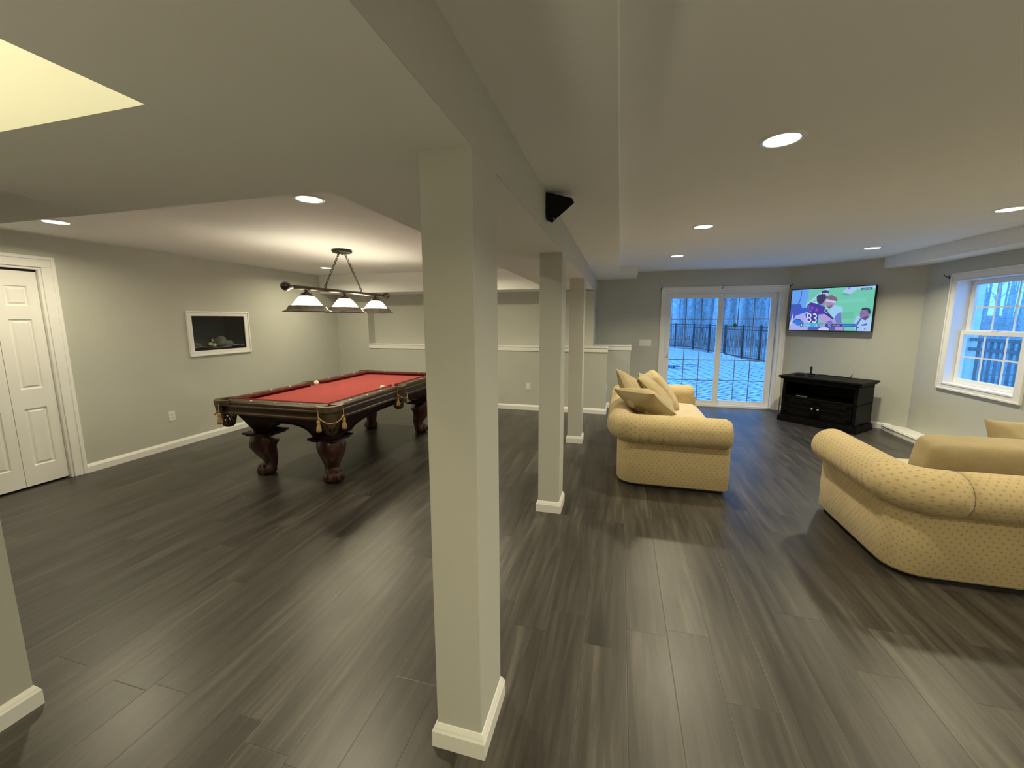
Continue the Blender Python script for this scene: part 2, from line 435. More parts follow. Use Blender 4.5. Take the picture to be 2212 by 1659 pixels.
# ------------------------------------------------------------------ trims
BP = [(0,0),(.016,0),(.016,.062),(.012,.070),(.010,.076),(.006,.084),(.003,.090),(0,.090)]
def baseboard(name, path, closed=False, label=None, parent=None):
    """path: xy points, room on the left-hand normal; profile swept with mitres"""
    P = [Vector((x,y)) for x,y in path]; n = len(P); mb = MB(); rings = []
    for i in range(n):
        def nrm(a, b):
            d = (b-a).normalized(); return Vector((-d.y, d.x))
        prev = nrm(P[i-1], P[i]) if (i > 0 or closed) else None
        nxt = nrm(P[i], P[(i+1) % n]) if (i < n-1 or closed) else None
        if prev is None: m = nxt
        elif nxt is None: m = prev
        else:
            m = (prev+nxt); m = m/ (1+prev.dot(nxt)) if (1+prev.dot(nxt)) > .05 else prev
        rings.append(mb.pts([(P[i].x+m.x*d, P[i].y+m.y*d, z) for d, z in BP]))
    k = len(BP)
    for i in range(n if closed else n-1):
        a, b = rings[i], rings[(i+1) % n]
        for q in range(k-1): mb.face([a+q, b+q, b+q+1, a+q+1])
    if not closed:
        mb.face([rings[0]+q for q in range(k)]); mb.face([rings[-1]+q for q in reversed(range(k))])
    o = mb.build(name, TRIM, parent)
    return o if parent else struct(o, label)
baseboard('baseboard_left', [(XL,YB),(XL,2.645)], label='white baseboard along the left wall')
baseboard('baseboard_left.001', [(XL,1.23),(XL,-4)], label='white baseboard left of the folding door')
baseboard('baseboard_back', [(.19,YS),(.19,7.07),(-.187,7.07),(-.187,YB),(XL,YB)], label='white baseboard under the ledge wall')
baseboard('baseboard_patio', [(.68,YS),(.19,YS)], label='white baseboard left of the patio door')
baseboard('baseboard_corner', [(CC[0]-.22*0-.0+dw.x*-.16, CC[1]+dw.y*-.16),(CT[0],CT[1])], label='white baseboard behind the media stand')
baseboard('baseboard_partition', [(-2.36,.868),(-2.24,.868),(-2.24,-4)][::-1], label='white baseboard at the left edge') if False else baseboard('baseboard_partition', [(-2.24,-4),(-2.24,.868),(-2.36,.868)][::1][::-1], label='white baseboard on the wall end at the left edge')
# ledge caps
def ledge(mb, x0, x1, y0, y1):
    mb.box(x0, y0-.014, 1.018, x1, y1, 1.085); mb.box(x0-.004, y0-.022, 1.085, x1+.004, y1, 1.104)
mb = MB(); ledge(mb, -4.553, -.178, YB, YN)
struct(mb.build('trim_1', TRIM, bevel=.003), 'long white ledge cap under the niche')
mb = MB(); ledge(mb, XB, .20, 7.07, YS)
struct(mb.build('trim_2', TRIM, bevel=.003), 'short white ledge cap left of the patio door')
# pipe box along right wall
mb = MB(); mb.prism([(3.60,-3),(XR,-3),(XR,CC[1]),(CC[0]-.19,CC[1]+.19),(3.60,6.50)], 0, .078); mb.prism([(3.592,-3),(XR,-3),(XR,CC[1]),(CC[0]-.19,CC[1]+.19),(3.592,6.51)], .060, .066)
struct(mb.build('trim_3', TRIM, bevel=.003), 'low white boxed trim along the foot of the right wall')

# ------------------------------------------------------------------ support posts
def post(y, d, label):
    t = thing('support_post', label, 'post', (0,y,0), 0, 'square posts under the beam')
    x0, x1 = -.598, XB
    mb = MB(); mb.hexa([(x0,0,0),(x1,0,0),(x1,d,0),(x0,d,0),(x0,0,lowz(y)+.002),(x1,0,lowz(y)+.002),(x1,d,lowz(y+d)+.002),(x0,d,lowz(y+d)+.002)])
    mb.build('post_shaft', POSTP, t, bevel=.003)
    baseboard('base_trim', [(x0,0),(x0,d),(x1,d),(x1,0)], closed=True, parent=t)
    return t
post(1.150, .235, 'tall square post nearest the camera, in the middle of the room')
post(3.014, .215, 'second square post along the beam, left of the near sofa arm')
post(4.890, .215, 'third square post along the beam, farthest and smallest of the row')

# ------------------------------------------------------------------ folding closet door (door_1)
d1 = semp('door_1', 'white panelled folding closet door')
mb = MB()
for a, b, z0, z1 in ((2.548,2.645,0,2.035),(1.225,1.322,0,2.035),(1.225,2.645,2.035,2.135)):
    mb.box(XL, a, z0, XL+.017, b, z1); 
mb.box(XL+.017, 2.615, 0, XL+.026, 2.645, 2.105); mb.box(XL+.017,1.225,0,XL+.026,1.255,2.105); mb.box(XL+.017,1.225,2.105,XL+.026,2.645,2.135)
mb.box(XL-.119,2.53,0,XL-.001,2.554,2.012); mb.box(XL-.119,1.321,0,XL-.001,1.34,2.012); mb.box(XL-.119,1.321,2.012,XL-.001,2.554,2.039)
mb.build('casing', TRIM, d1, bevel=.004)
MB().box(XL-.075,1.34,1.997,XL-.035,2.53,2.013).build('track', SLOT, d1)
xf = XL-.035
def leaf(y0, y1, knob):
    mb = MB(); z0, z1 = .018, 1.992
    ins = .072
    pan = [(.20, .74), (.92, 1.56), (1.68, 1.86)]
    wall_cells(mb, y0, y1, z0, z1, [(y0+ins, y1-ins, a, b) for a, b in pan], lambda a,b,c,d: mb.box(xf-.032,a,c,xf,b,d))
    for a, b in pan:
        A, B = y0+ins, y1-ins
        def ring(i, x): return [(x,A+i,a+i),(x,B-i,a+i),(x,B-i,b-i),(x,A+i,b-i)]
        R = [mb.pts(ring(0, xf)), mb.pts(ring(.007, xf-.012)), mb.pts(ring(.016, xf-.012)), mb.pts(ring(.032, xf-.003))]
        for q in range(3):
            for k in range(4): mb.face([R[q]+k, R[q]+(k+1)%4, R[q+1]+(k+1)%4, R[q+1]+k])
        mb.face([R[3]+k for k in range(4)])
    o = mb.build('door_leaf', DOORW, d1)
    if knob:
        MB().lathe([(0.0,0),(.008,0),(.008,.02),(.016,.024),(.019,.034),(.014,.044),(0,.046)], 16, (xf, y0+.09, .93), 'x').build('knob', BRONZE, o)
ys = [1.345, 1.64, 1.935, 2.232, 2.528]
for i in range(4): leaf(ys[i]+.0015, ys[i+1]-.0015, i in (2,))

# ------------------------------------------------------------------ built-in aquarium
aq = thing('wall_aquarium', 'white-framed aquarium with rocks, built into the grey wall left of the pool table', 'aquarium', (XL,4.21,1.376))
mb = MB()
y0, y1, z0, z1 = -.423, .442, -.289, .284
iy0, iy1, iz0, iz1 = -.362, .368, -.222, .224
for a,b,c,d in ((y0,y1,iz1,z1),(y0,y1,z0,iz0),(y0,iy0,iz0,iz1),(iy1,y1,iz0,iz1)): mb.box(0,a,c,.016,b,d)
for a,b,c,d in ((y0,y1,z1-.02,z1),(y0,y1,z0,z0+.02),(y0,y0+.02,z0+.02,z1-.02),(y1-.02,y1,z0+.02,z1-.02)): mb.box(.016,a,c,.024,b,d)
mb.build('frame', TRIM, aq, bevel=.003)
mb = MB(); D = -.34
mb.box(D-.01,iy0-.01,iz0-.01,D,iy1+.01,iz1+.01); mb.box(D,iy0-.012,iz0-.012,-.001,iy0,iz1+.012); mb.box(D,iy1,iz0-.012,-.001,iy1+.012,iz1+.012)
mb.box(D,iy0,iz1,-.001,iy1,iz1+.012); mb.box(D,iy0,iz0-.012,-.001,iy1,iz0)
mb.build('tank', BLACKBOX, aq)
mb = MB(); mb.box(-.008,iy0,iz0,-.003,iy1,iz1); mb.build('glass', GLASS, aq)
rnd = random.Random(3)
mb = MB(); mb.grid(lambda u,v: (D+.002-(D+.012)*v, iy0+(iy1-iy0)*u, iz0+.035+.012*sin(u*9)+rnd.uniform(-.006,.006)), 60, 24, smooth=False)
mb.build('gravel', GRAVEL, aq)
def rock(name, c, r, sc, mat, seed):
    q = random.Random(seed); mb = MB(); mb.ball(c, r, 10, sc)
    mb.v = [(x+q.uniform(-1,1)*r*.16, y+q.uniform(-1,1)*r*.16, z+q.uniform(-1,1)*r*.16) for x,y,z in mb.v]
    return mb.build(name, mat, aq)
rock('rock', (-.16,.12,-.13), .075, (1,1.2,1.0), ROCK, 1); rock('rock', (-.13,.2,-.16), .06, (1,1.3,.8), ROCK, 2)
rock('rock', (-.15,-.24,-.165), .06, (1,1.3,.7), ROCK, 5)
rock('ornament', (-.11,-.06,-.15), .026, (1,1.1,1), CREAM, 6); rock('ornament', (-.10,-.015,-.165), .024, (1,1.2,1), CREAM, 8); rock('ornament', (-.12,-.02,-.10), .014, (1,.8,1.5), CREAM, 9)

# ------------------------------------------------------------------ outlets and switches
def plate(label, loc, rz, w=.073, h=.117, gang=0, name='wall_outlet', cat='outlet'):
    """local: plate in xz-plane facing -y"""
    t = thing(name, label, cat, loc, rz)
    MB().box(-w/2,-.006,-h/2,w/2,0,h/2).build('cover_plate', PLASTIC, t, bevel=.002)
    if gang:
        for i in range(gang):
            x = (i-(gang-1)/2)*.046
            MB().box(x-.005,-.014,-.011,x+.005,-.005,.012).build('toggle', PLASTIC, t)
    else:
        for z in (-.020, .020):
            o = MB().box(-.016,-.0085,z-.014,.016,-.005,z+.014).build('socket', PLASTIC, t, bevel=.004)
            mb = MB(); mb.box(-.008,-.0092,z-.003,-.006,-.0084,z+.007); mb.box(.006,-.0092,z-.003,.008,-.0084,z+.007); mb.build('slot', SLOT, o)
    return t
plate('white outlet low on the left wall between folding door and pool table', (XL,3.497,.395), pi/2)
plate('white outlet low on the back wall, seen between first and second post', (-1.482,YB,.412), 0)
plate('white outlet on the end face of the ledge wall beside the sofa', (-.187,6.80,.42), pi/2)
plate('white four-gang light switch left of the patio door', (.452,YS,1.122), 0, .208, .117, 4, 'light_switch', 'switch')

# ------------------------------------------------------------------ recessed lights
def can_light(x, y, z, label):
    t = thing('recessed_spotlight', label, 'ceiling light', (x,y,z), 0, 'round recessed ceiling lights')
    MB().lathe([(.074,-.004),(.078,-.007),(.094,-.005),(.098,0)], 40).build('trim_ring', TRIM, t)
    MB().lathe([(.0,-.0052),(.04,-.0052),(.075,-.0045)], 40).build('diffuser', DIFF, t)
def lamp(x, y, z, w, r=.07, spread=135, col=WARM):
    d = bpy.data.lights.new('downlight', 'AREA'); d.shape = 'DISK'; d.size = r*2; d.energy = w; d.color = col; d.spread = radians(spread)
    o = bpy.data.objects.new('downlight', d); o.location = (x,y,z-.012); C.objects.link(o); return o
PWR = 16
for x, y, lab in ((.70,2.243,'largest recessed light, above the floor in front of the near sofa'),
               (.70,4.065,'middle recessed light of the left row, above the facing sofa'),
               (.70,5.815,'recessed light nearest the patio door, left of the television'),
               (2.86,5.80,'recessed light above the television corner'),
               (2.86,4.06,'recessed light cut off by the right picture edge')):
    can_light(x, y, ZR, lab); lamp(x, y, ZR, PWR*(1.45 if y > 5 else 1.15 if y > 3 else 1))
for x, y in ((.70,.45),(2.86,2.24),(2.86,.45),(.70,-1.4),(2.86,-1.4),(1.8,-3)): lamp(x, y, ZR, PWR)
for x, y, lab in ((-4.388,2.276,'recessed light at far left, above the folding door side'),
               (-1.986,2.298,'recessed light at the corner of the raised ceiling'),
               (-4.348,5.276,'small recessed light behind the hanging lamp chains'),
               (-1.98,5.276,None)):      # the fourth one is hidden behind the nearest post
    if lab: can_light(x, y, ZT, lab)
    lamp(x, y, ZT, PWR*1.2, spread=165)
for x, y in ((-3.8,-.5),): lamp(x, y, 2.04, PWR*.6)  # extra lamp without fixture, added at left rear to lift the low ceiling
for x, y, e_ in ((-1.3,-1.5,175),(2.3,-1.1,70)):      # uplighter spots without fixtures, added behind the viewer to brighten the ceiling
    d = bpy.data.lights.new('ceiling_fill', 'SPOT'); d.energy = e_; d.color = WARM; d.shadow_soft_size = .12; d.spot_size = radians(165); d.spot_blend = .6
    o = bpy.data.objects.new('ceiling_fill', d); o.location = (x,y,1.35); o.rotation_euler = (pi,0,0); C.objects.link(o)
d = bpy.data.lights.new('stairwell_bulb', 'POINT'); d.energy = 34; d.color = (1,.92,.58); d.shadow_soft_size = .12
o = bpy.data.objects.new('stairwell_bulb', d); o.location = (-1.9,-.35,3.3); C.objects.link(o)

# ------------------------------------------------------------------ beam speaker
sp = thing('mounted_speaker', 'black wedge-shaped speaker mounted at the top of the beam', 'speaker', (XB+.002,2.31,0))
prof = [(0,2.254),(.004,2.104),(.014,2.096),(.038,2.085),(.054,2.101),(.160,2.184),(.146,2.211),(.06,2.236)]
mb = MB(); mb.prism(prof, 0, .20, fn=lambda x,y,z: (x*(1-2.9*z), z, 2.256+(y-2.256)*(1-2.6*z))); mb.build('cabinet', BLACKP, sp, bevel=.003)
mb = MB(); mb.ball((.047,-.001,2.106), .005, 8, (1,.5,1)); mb.build('badge', KNOB, sp)

# ------------------------------------------------------------------ curtain brackets
def bracket(label, loc, rz=0):
    mb = MB(); mb.box(-.006,-.004,-.028,.006,0,.014); mb.tube([(0,-.003,-.012),(.004,-.03,-.004),(.008,-.055,.006),(.010,-.062,.022)], .0045, 8)
    tag(mb.build('curtain_bracket', BLACKM), label, 'bracket', 'dark curtain rod brackets'); o = C.objects[-1]; o.location = loc; o.rotation_euler = (0,0,rz)
bracket('dark curtain bracket at the left corner of the patio door casing', (.688,YS,2.075))
bracket('dark curtain bracket above the middle of the patio door', (1.662,YS-.018,2.085))
bracket('dark curtain bracket at the right corner of the patio door casing', (2.672,YS,2.085))
bracket('small dark curtain bracket left of the double-hung window', (XR,6.085,2.048), pi/2*3)

# ------------------------------------------------------------------ sliding patio door (door_2)
d2 = semp('door_2', 'white sliding glass patio door')
mb = MB()
cx0, cx1, cz = .692, 2.662, 2.098; w = .082
for a,b,c,dd in ((cx0,cx0+w,0,cz),(cx1-w,cx1,0,cz),(cx0+w,cx1-w,cz-w,cz)): mb.box(a,YS-.018,c,b,YS,dd)
for a,b,c,dd in ((cx0,cx0+.022,0,cz-.022),(cx1-.022,cx1,0,cz-.022),(cx0,cx1,cz-.022,cz)): mb.box(a,YS-.026,c,b,YS-.018,dd)
mb.build('casing', TRIM, d2, bevel=.003)
mb = MB()
for a,b,c,dd in ((.756,.778,0,2.029),(2.545,2.584,0,2.029),(.778,2.545,1.985,2.029),(.778,2.545,0,.035)): mb.box(a,YS+.001,c,b,YS+.15,dd)
mb.build('frame', VINYL, d2, bevel=.002)
def sash(name, x0, x1, gx0, gx1, gz0, gz1, z0, z1, y, mat=VINYL):
    mb = MB()
    for a,b,c,dd in ((x0,gx0,z0,z1),(gx1,x1,z0,z1),(gx0,gx1,gz1,z1),(gx0,gx1,z0,gz0)): mb.box(a,y,c,b,y+.04,dd)
    o = mb.build(name, mat, d2, bevel=.003)
    MB().box(gx0-.004,y+.016,gz0-.004,gx1+.004,y+.022,gz1+.004).build('glass', GLASS, o)
    mb = MB(); g = .007
    for i in (1,2): x = gx0+(gx1-gx0)*i/3; mb.box(x-g,y+.024,gz0,x+g,y+.030,gz1)
    for i in (1,2,3,4): z = gz0+(gz1-gz0)*i/5; mb.box(gx0,y+.0245,z-g,gx1,y+.0295,z+g)
    mb.build('grille', GRILLE, o)
    return o
GRILLE = pm('grille_bars', (.30,.31,.32,1), .4)
s1 = sash('sliding_panel', .780, 1.712, .868, 1.622, .108, 1.902, .036, 1.984, YS+.022)
s2 = sash('fixed_panel', 1.640, 2.543, 1.728, 2.446, .108, 1.904, .036, 1.984, YS+.085)
mb = MB(); mb.tube([(.835,YS+.02,.89),(.835,YS-.022,.905),(.838,YS-.03,.95),(.838,YS-.03,1.04),(.835,YS-.022,1.075),(.835,YS+.02,1.09)], .011, 10); mb.box(.818,YS+.008,.865,.852,YS+.022,1.115)
mb.build('handle', VINYL, s1)
mb = MB(); q = random.Random(4); pts = [(.034*(1+.18*q.uniform(-1,1))*cos(a*pi/5), .034*(1+.18*q.uniform(-1,1))*sin(a*pi/5)) for a in range(10)]
mb.prism(pts, 0, .001, fn=lambda x,y,z: (1.925+x, YS+.1-z, 1.437+y)); mb.build('decal', LEAFG, s2, label='small green leaf-shaped decal')

# ------------------------------------------------------------------ window_1
w1 = semp('window_1', 'white double-hung window in the right wall')
mb = MB(); a0, a1, z0, z1 = 5.02, 5.945, .77, 1.995; w = .08
for a,b,c,dd in ((a0-w,a0,z0-.065,z1+w),(a1,a1+w,z0-.065,z1+w),(a0,a1,z1,z1+w),(a0,a1,z0-.065,z0)): mb.box(XR-.018,a,c,XR,b,dd)
for a,b,c,dd in ((a0-w,a0-w+.02,z0-.045,z1+w-.02),(a1+w-.02,a1+w,z0-.045,z1+w-.02),(a0-w,a1+w,z1+w-.02,z1+w),(a0-w,a1+w,z0-.065,z0-.045)): mb.box(XR-.027,a,c,XR-.018,b,dd)
mb.build('casing', TRIM, w1, bevel=.003)
mb = MB()
for a,b,c,dd in ((a0+.001,a0+.012,z0+.014,z1-.012),(a1-.012,a1-.001,z0+.014,z1-.012),(a0+.001,a1-.001,z1-.012,z1-.001),(a0+.001,a1-.001,z0+.001,z0+.0135)): mb.box(XR-.0165,a,c,XR+.16,b,dd)
mb.box(XR-.024,a0+.003,z0-.004,XR+.09,a1-.003,z0+.0145)
mb.build('frame', TRIM, w1, bevel=.002)
def wsash(name, x, y0, y1, zz0, zz1, g, lo, hi):
    mb = MB(); G = (y0+g, y1-g, zz0+lo, zz1-hi)
    for a,b,c,dd in ((y0,G[0],zz0,zz1),(G[1],y1,zz0,zz1),(G[0],G[1],G[3],zz1),(G[0],G[1],zz0,G[2])): mb.box(x,a,c,x+.034,b,dd)
    o = mb.build(name, VINYL, w1, bevel=.003)
    MB().box(x+.024,G[0]-.003,G[2]-.003,x+.029,G[1]+.003,G[3]+.003).build('glass', GLASS, o)
    mb = MB(); t = .0085
    for i in (1,2): y = G[0]+(G[1]-G[0])*i/3; mb.box(x+.016,y-t,G[2],x+.023,y+t,G[3])
    z = (G[2]+G[3])/2; mb.box(x+.0165,G[0],z-t,x+.0225,G[1],z+t)
    mb.build('muntins', TRIM, o)
    return o
wsash('upper_sash', XR+.125, 5.034, 5.93, 1.37, 1.98, .065, .045, .05)
wsash('lower_sash', XR+.085, 5.034, 5.93, .785, 1.405, .050, .06, .045)
mb = MB(); mb.box(XR+.08,5.45,1.405,XR+.118,5.52,1.418); mb.build('latch', VINYL, w1)

# ------------------------------------------------------------------ pool table
PT = thing('pool_table', 'carved mahogany pool table with red felt and leather drop pockets', 'pool table', (-3.035,4.0,0))
TW, TL, ZTOP = .64, 1.15, .80     # half width, half length
RW = .115                         # rail width
# slate + cloth
MB().box(-TW+.1,-TL+.1,.70,TW-.1,TL-.1,.765).build('bed_cloth', FELT, PT)
# rails: four, each wood with its own cushion
CRN = .085; SID = .075
def rail(name, ax, sgn, a0, a1):
    """ax 'x': rail runs along x at y = sgn*TL ; profile (inward d, z)"""
    pr = [(0,.69),(0,.735),(-.012,.742),(-.012,.752),(0,.760),(.0,.785),(.012,.80),(.105,.80),(.105,.70),(.105,.69)]
    def mp(d, t, z):
        return (t, sgn*(TL-d), z) if ax == 'x' else (sgn*(TW-d), t, z)
    mb = MB(); n = len(pr)
    A = mb.pts([mp(d,a0,z) for d,z in pr]); B = mb.pts([mp(d,a1,z) for d,z in pr])
    for i in range(n): mb.face([A+i, A+(i+1)%n, B+(i+1)%n, B+i])
    mb.face([A+i for i in range(n)]); mb.face([B+i for i in reversed(range(n))])
    # lower moulding
    m2 = [(-.018,.675),(-.018,.690),(-.008,.697),(.06,.697),(.06,.675)]
    A = mb.pts([mp(d,a0,z) for d,z in m2]); B = mb.pts([mp(d,a1,z) for d,z in m2]); n = len(m2)
    for i in range(n): mb.face([A+i, A+(i+1)%n, B+(i+1)%n, B+i])
    mb.face([A+i for i in range(n)]); mb.face([B+i for i in reversed(range(n))])
    o = mb.build(name, WALNUT, PT)
    cu = [(.100,.802),(.150,.798),(.163,.792),(.150,.765),(.10,.765)]
    mb = MB(); n = len(cu); ins = [.0,.045,.055,.045,.0]
    A = mb.pts([mp(d,a0+s,z) for (d,z),s in zip(cu,ins)]); B = mb.pts([mp(d,a1-s,z) for (d,z),s in zip(cu,ins)])
    for i in range(n): mb.face([A+i, A+(i+1)%n, B+(i+1)%n, B+i])
    mb.face([A+i for i in range(n)]); mb.face([B+i for i in reversed(range(n))])
    mb.build('cushion', FELTD, o)
    k = 3
    for i in range(k):
        t = a0+(a1-a0)*(i+1)/(k+1)
        c = mp(.05,t,.801); mb = MB(); mb.lathe([(.0,.0012),(.009,.0012),(.010,-.001)], 12, c); mb.build('sight', PEARL, o)
rail('rail', 'x', -1, -TW+CRN, TW-CRN); rail('rail', 'x', 1, -TW+CRN, TW-CRN)
for s in (-1,1):
    rail('rail', 'y', s, -TL+CRN, -SID); rail('rail', 'y', s, SID, TL-CRN)
# pockets
def pocket(px, py, dx, dy, corner):
    """leather pocket, (dx,dy) points outward"""
    d = Vector((dx,dy,0)).normalized(); t = Vector((-d.y,d.x,0)); c = Vector((px,py,0))
    P = lambda a,b,z: c+d*a+t*b+Vector((0,0,z))
    mb = MB(); R = .085 if corner else .075
    back = .055 if corner else .02
    # iron collar: C-shaped strip on top of the rails
    n = 16; a0, a1 = -1.95, 1.95
    def arc(u, rr): a = a0+(a1-a0)*u; return rr*cos(a), rr*sin(a)
    def strip(f0, f1):
        mb.grid(lambda u,v: P(*(lambda q0,q1: (q0[0]+(q1[0]-q0[0])*v, q0[1]+(q1[1]-q0[1])*v, q0[2]+(q1[2]-q0[2])*v))(f0(u), f1(u))), n, 1)
    off = -.02
    o_ = lambda u: (arc(u,R+.028)[0]+off, arc(u,R+.028)[1], .803); i_ = lambda u: (arc(u,R-.012)[0]+off, arc(u,R-.012)[1], .803)
    strip(i_, o_)
    ob = lambda u: (arc(u,R+.028)[0]+off, arc(u,R+.028)[1], .755); strip(o_, ob)
    ib = lambda u: (arc(u,R-.03)[0]+off, arc(u,R-.03)[1], .70); strip(ib, i_)
    # leather shield hanging outside
    def shield(u, v):
        a = (-1.15+2.3*u); rr = R+.026-.012*v
        z = .775-(.135+.03*cos((u-.5)*pi*2))*v
        return P(rr*cos(a)*(1-.10*v)+off, rr*sin(a)*(1-.18*v), z)
    mb.grid(shield, 16, 8)
    po = mb.build('pocket', LEATHER, PT)
    # net: open lattice of bands below the shield
    mb = MB(); m = 10
    rad = lambda z: .072*(1-.45*max(0,(.66-z)/.13))
    for k in range(m):
        for sg in (1,-1):
            path = []
            for j in range(5):
                z = .665-.115*j/4; a = 2*pi*k/m+sg*j*.22
                path.append(P(rad(z)*cos(a)+off+.01, rad(z)*sin(a), z))
            mb.tube(path, .0075, 6)
    mb.ball(P(off+.01,0,.548), .045, 10, (1,1,.45))
    mb.tube([P(off+.01+.06*cos(a*.4),.06*sin(a*.4),.664) for a in range(17)], .009, 6)
    mb.build('net', LEATHER, po)
    # cord and tassels
    mb = MB(); mb.tube([P((R+.034)*cos(a)*1.0+off, (R+.034)*sin(a), .715-.055*(1-(a/1.0)**2)) for a in [-1.0+.2*i for i in range(11)]], .0055, 6); mb.build('cord', GOLD, po)
    for sg in (-1,1):
        b = P((R+.036)*cos(1.0)+off, sg*(R+.036)*sin(1.0), 0)
        mb = MB(); mb.lathe([(.003,.775),(.004,.69),(.014,.685),(.017,.668),(.011,.652),(.016,.645),(.024,.60),(.020,.585),(0,.587)], 12, (b.x,b.y,0)); mb.build('tassel', GOLD, po)
e = .052
for sx in (-1,1):
    for sy in (-1,1): pocket(sx*(TW-e), sy*(TL-e), sx, sy, True)
    pocket(sx*(TW-.03), 0, sx, 0, False)
# cabinet with arched skirts, tapering inwards
CW0, CL0, CW1, CL1 = TW-.085, TL-.09, TW-.19, TL-.21   # top, bottom half sizes
def panel(mb, ax, sgn, thick=.03):
    half0, half1 = (CW0, CW1) if ax == 'x' else (CL0, CL1)
    n = 48
    def bot(s):
        a = abs(s); e_ = .52 if ax == 'x' else .70
        if a >= e_: return .445
        k = a/e_
        return .445 + (.125 if ax == 'x' else .115)*sqrt(max(0,1-k**2.2))
    def mp(s, z, d):
        f = (z-.445)/(.685-.445)
        h = half1+(half0-half1)*f
        off = ((CL1+(CL0-CL1)*f) if ax == 'x' else (CW1+(CW0-CW1)*f))-d
        return (s*h, sgn*off, z) if ax == 'x' else (sgn*off, s*h, z)
    for d, fl in ((0, False), (thick, True)):
        mb.grid(lambda u,v: mp(-1+2*u, bot(-1+2*u)+(.685-bot(-1+2*u))*v, d), n, 4, smooth=False)
    mb.grid(lambda u,v: mp(-1+2*u, bot(-1+2*u), thick*v), n, 1, smooth=False)
    # bead along the arch
    mb.tube([mp(-1+2*i/n, bot(-1+2*i/n)+.012, -.003) for i in range(n+1)], .008, 6)
for ax, s in (('x',-1),('x',1),('y',-1),('y',1)):
    mb = MB(); panel(mb, ax, s); mb.build('skirt', MAHOG, PT)
# legs
def leg(sx, sy):
    cx, cy = sx*.385, sy*.875
    mb = MB()
    mb.box(cx-.145,cy-.145,.430,cx+.145,cy+.145,.448); mb.box(cx-.125,cy-.125,.412,cx+.125,cy+.125,.430)
    o = mb.build('leg_plate', MAHOG, PT, bevel=.004)
    d = Vector((sx,sy,0)).normalized()
    prof = [(.415,-.01,.105),(.39,.005,.112),(.35,.020,.113),(.30,.024,.104),(.25,.012,.086),(.20,-.008,.070),(.15,-.022,.058),(.11,-.018,.056),(.085,-.004,.064),(.055,.010,.074),(.025,.014,.072),(.0,.012,.056)]
    mb = MB(); P = []; R = []
    for z,a,r in prof: P.append((cx+d.x*a, cy+d.y*a, z)); R.append(r*1.18)
    mb.tube(P, R, 20)
    # carved ridge on the knee and claw toes
    mb.tube([(cx+d.x*(a+r*.86), cy+d.y*(a+r*1.02), z) for z,a,r in prof[1:8]], [.02,.028,.030,.026,.02,.014,.01], 8)
    for k in (-1.1,-.37,.37,1.1):
        a = atan2(d.y,d.x)+k
        toe = [(cx+d.x*.008+cos(a)*q, cy+d.y*.008+sin(a)*q, z) for q,z in ((.045,.098),(.066,.088),(.080,.062),(.086,.036),(.080,.012))]
        mb.tube(toe, [.016,.021,.023,.022,.014], 8)
    mb.build('leg', MAHOGL, PT)
for sx in (-1,1):
    for sy in (-1,1): leg(sx, sy)
b = tag(MB().ball((0,0,0), .0285, 20).build('cue_ball', IVORY), 'white ball resting in the mouth of the far side pocket', 'ball'); b.location = (-3.035-.50,4.0-.01,.7935)
b = tag(MB().ball((0,0,0), .0285, 20).build('billiard_ball', IVORY), 'pale ball beside the near side pocket of the pool table', 'ball'); b.location = (-3.035+.475,3.885,.7935)
b = tag(MB().ball((0,0,0), .0285, 20).build('billiard_ball', pm('red_ball',(.35,.02,.02,1),.15)), 'dark red ball at the near side pocket of the pool table', 'ball'); b.location = (-3.035+.505,3.985,.7935)

# ------------------------------------------------------------------ billiard lamp
BL = thing('billiard_lamp', 'bronze three-shade billiard lamp hanging on chains over the pool table', 'lamp', (-3.07,4.0,0))
MB().lathe([(0,ZT),(.105,ZT),(.11,ZT-.012),(.105,ZT-.03),(.09,ZT-.036),(.012,ZT-.038),(.010,ZT-.05),(0,ZT-.062)], 32).build('canopy', BRONZE, BL)
zb = 1.865; y0, y1 = -.83, .845
mb = MB(); mb.tube([(0,y0+.05,zb),(0,y1-.05,zb)], .020, 16)
mb.build('bar', BRONZE, BL)
for s, yy in ((-1,y0),(1,y1)):
    mb = MB(); mb.lathe([(.0,-.066*1),(.006,-.058),(.014,-.046),(.030,-.040),(.041,-.022),(.044,0),(.040,.020),(.028,.034),(.021,.05),(.021,.07)] if s < 0 else [(.021,-.07),(.021,-.05),(.028,-.034),(.040,-.020),(.044,0),(.041,.022),(.030,.040),(.014,.046),(.006,.058),(0,.066)], 20, (0,yy+.02*(-s)*0,zb), 'y'); mb.build('finial', BRONZE, BL)
def chain(a, b):
    a, b = Vector(a), Vector(b); n = 17; mb = MB(); d = (b-a)/n; t = d.normalized(); s1_ = t.cross(Vector((1,0,0))).normalized(); s2_ = t.cross(s1_)
    for i in range(n):
        c = a+d*(i+.5); s = s1_ if i % 2 else s2_
        mb.tube([c+t*(d.length*.68*cos(q*pi/6))+s*(.011*sin(q*pi/6)) for q in range(13)], .0032, 6, caps=False)
    return mb.build('chain', CAR, BL)
chain((0,-.30,zb+.045),(0,-.05,ZT-.038)); chain((0,.31,zb+.045),(0,.05,ZT-.038))
for y in (-.30,.31):
    mb = MB(); mb.tube([(0,y,zb+.015),(0,y,zb+.03)], .006, 8); mb.tube([(0,y+.016*cos(a*pi/8),zb+.043+.016*sin(a*pi/8)) for a in range(17)], .004, 6, caps=False)
    mb.build('hook', BRONZE, BL)
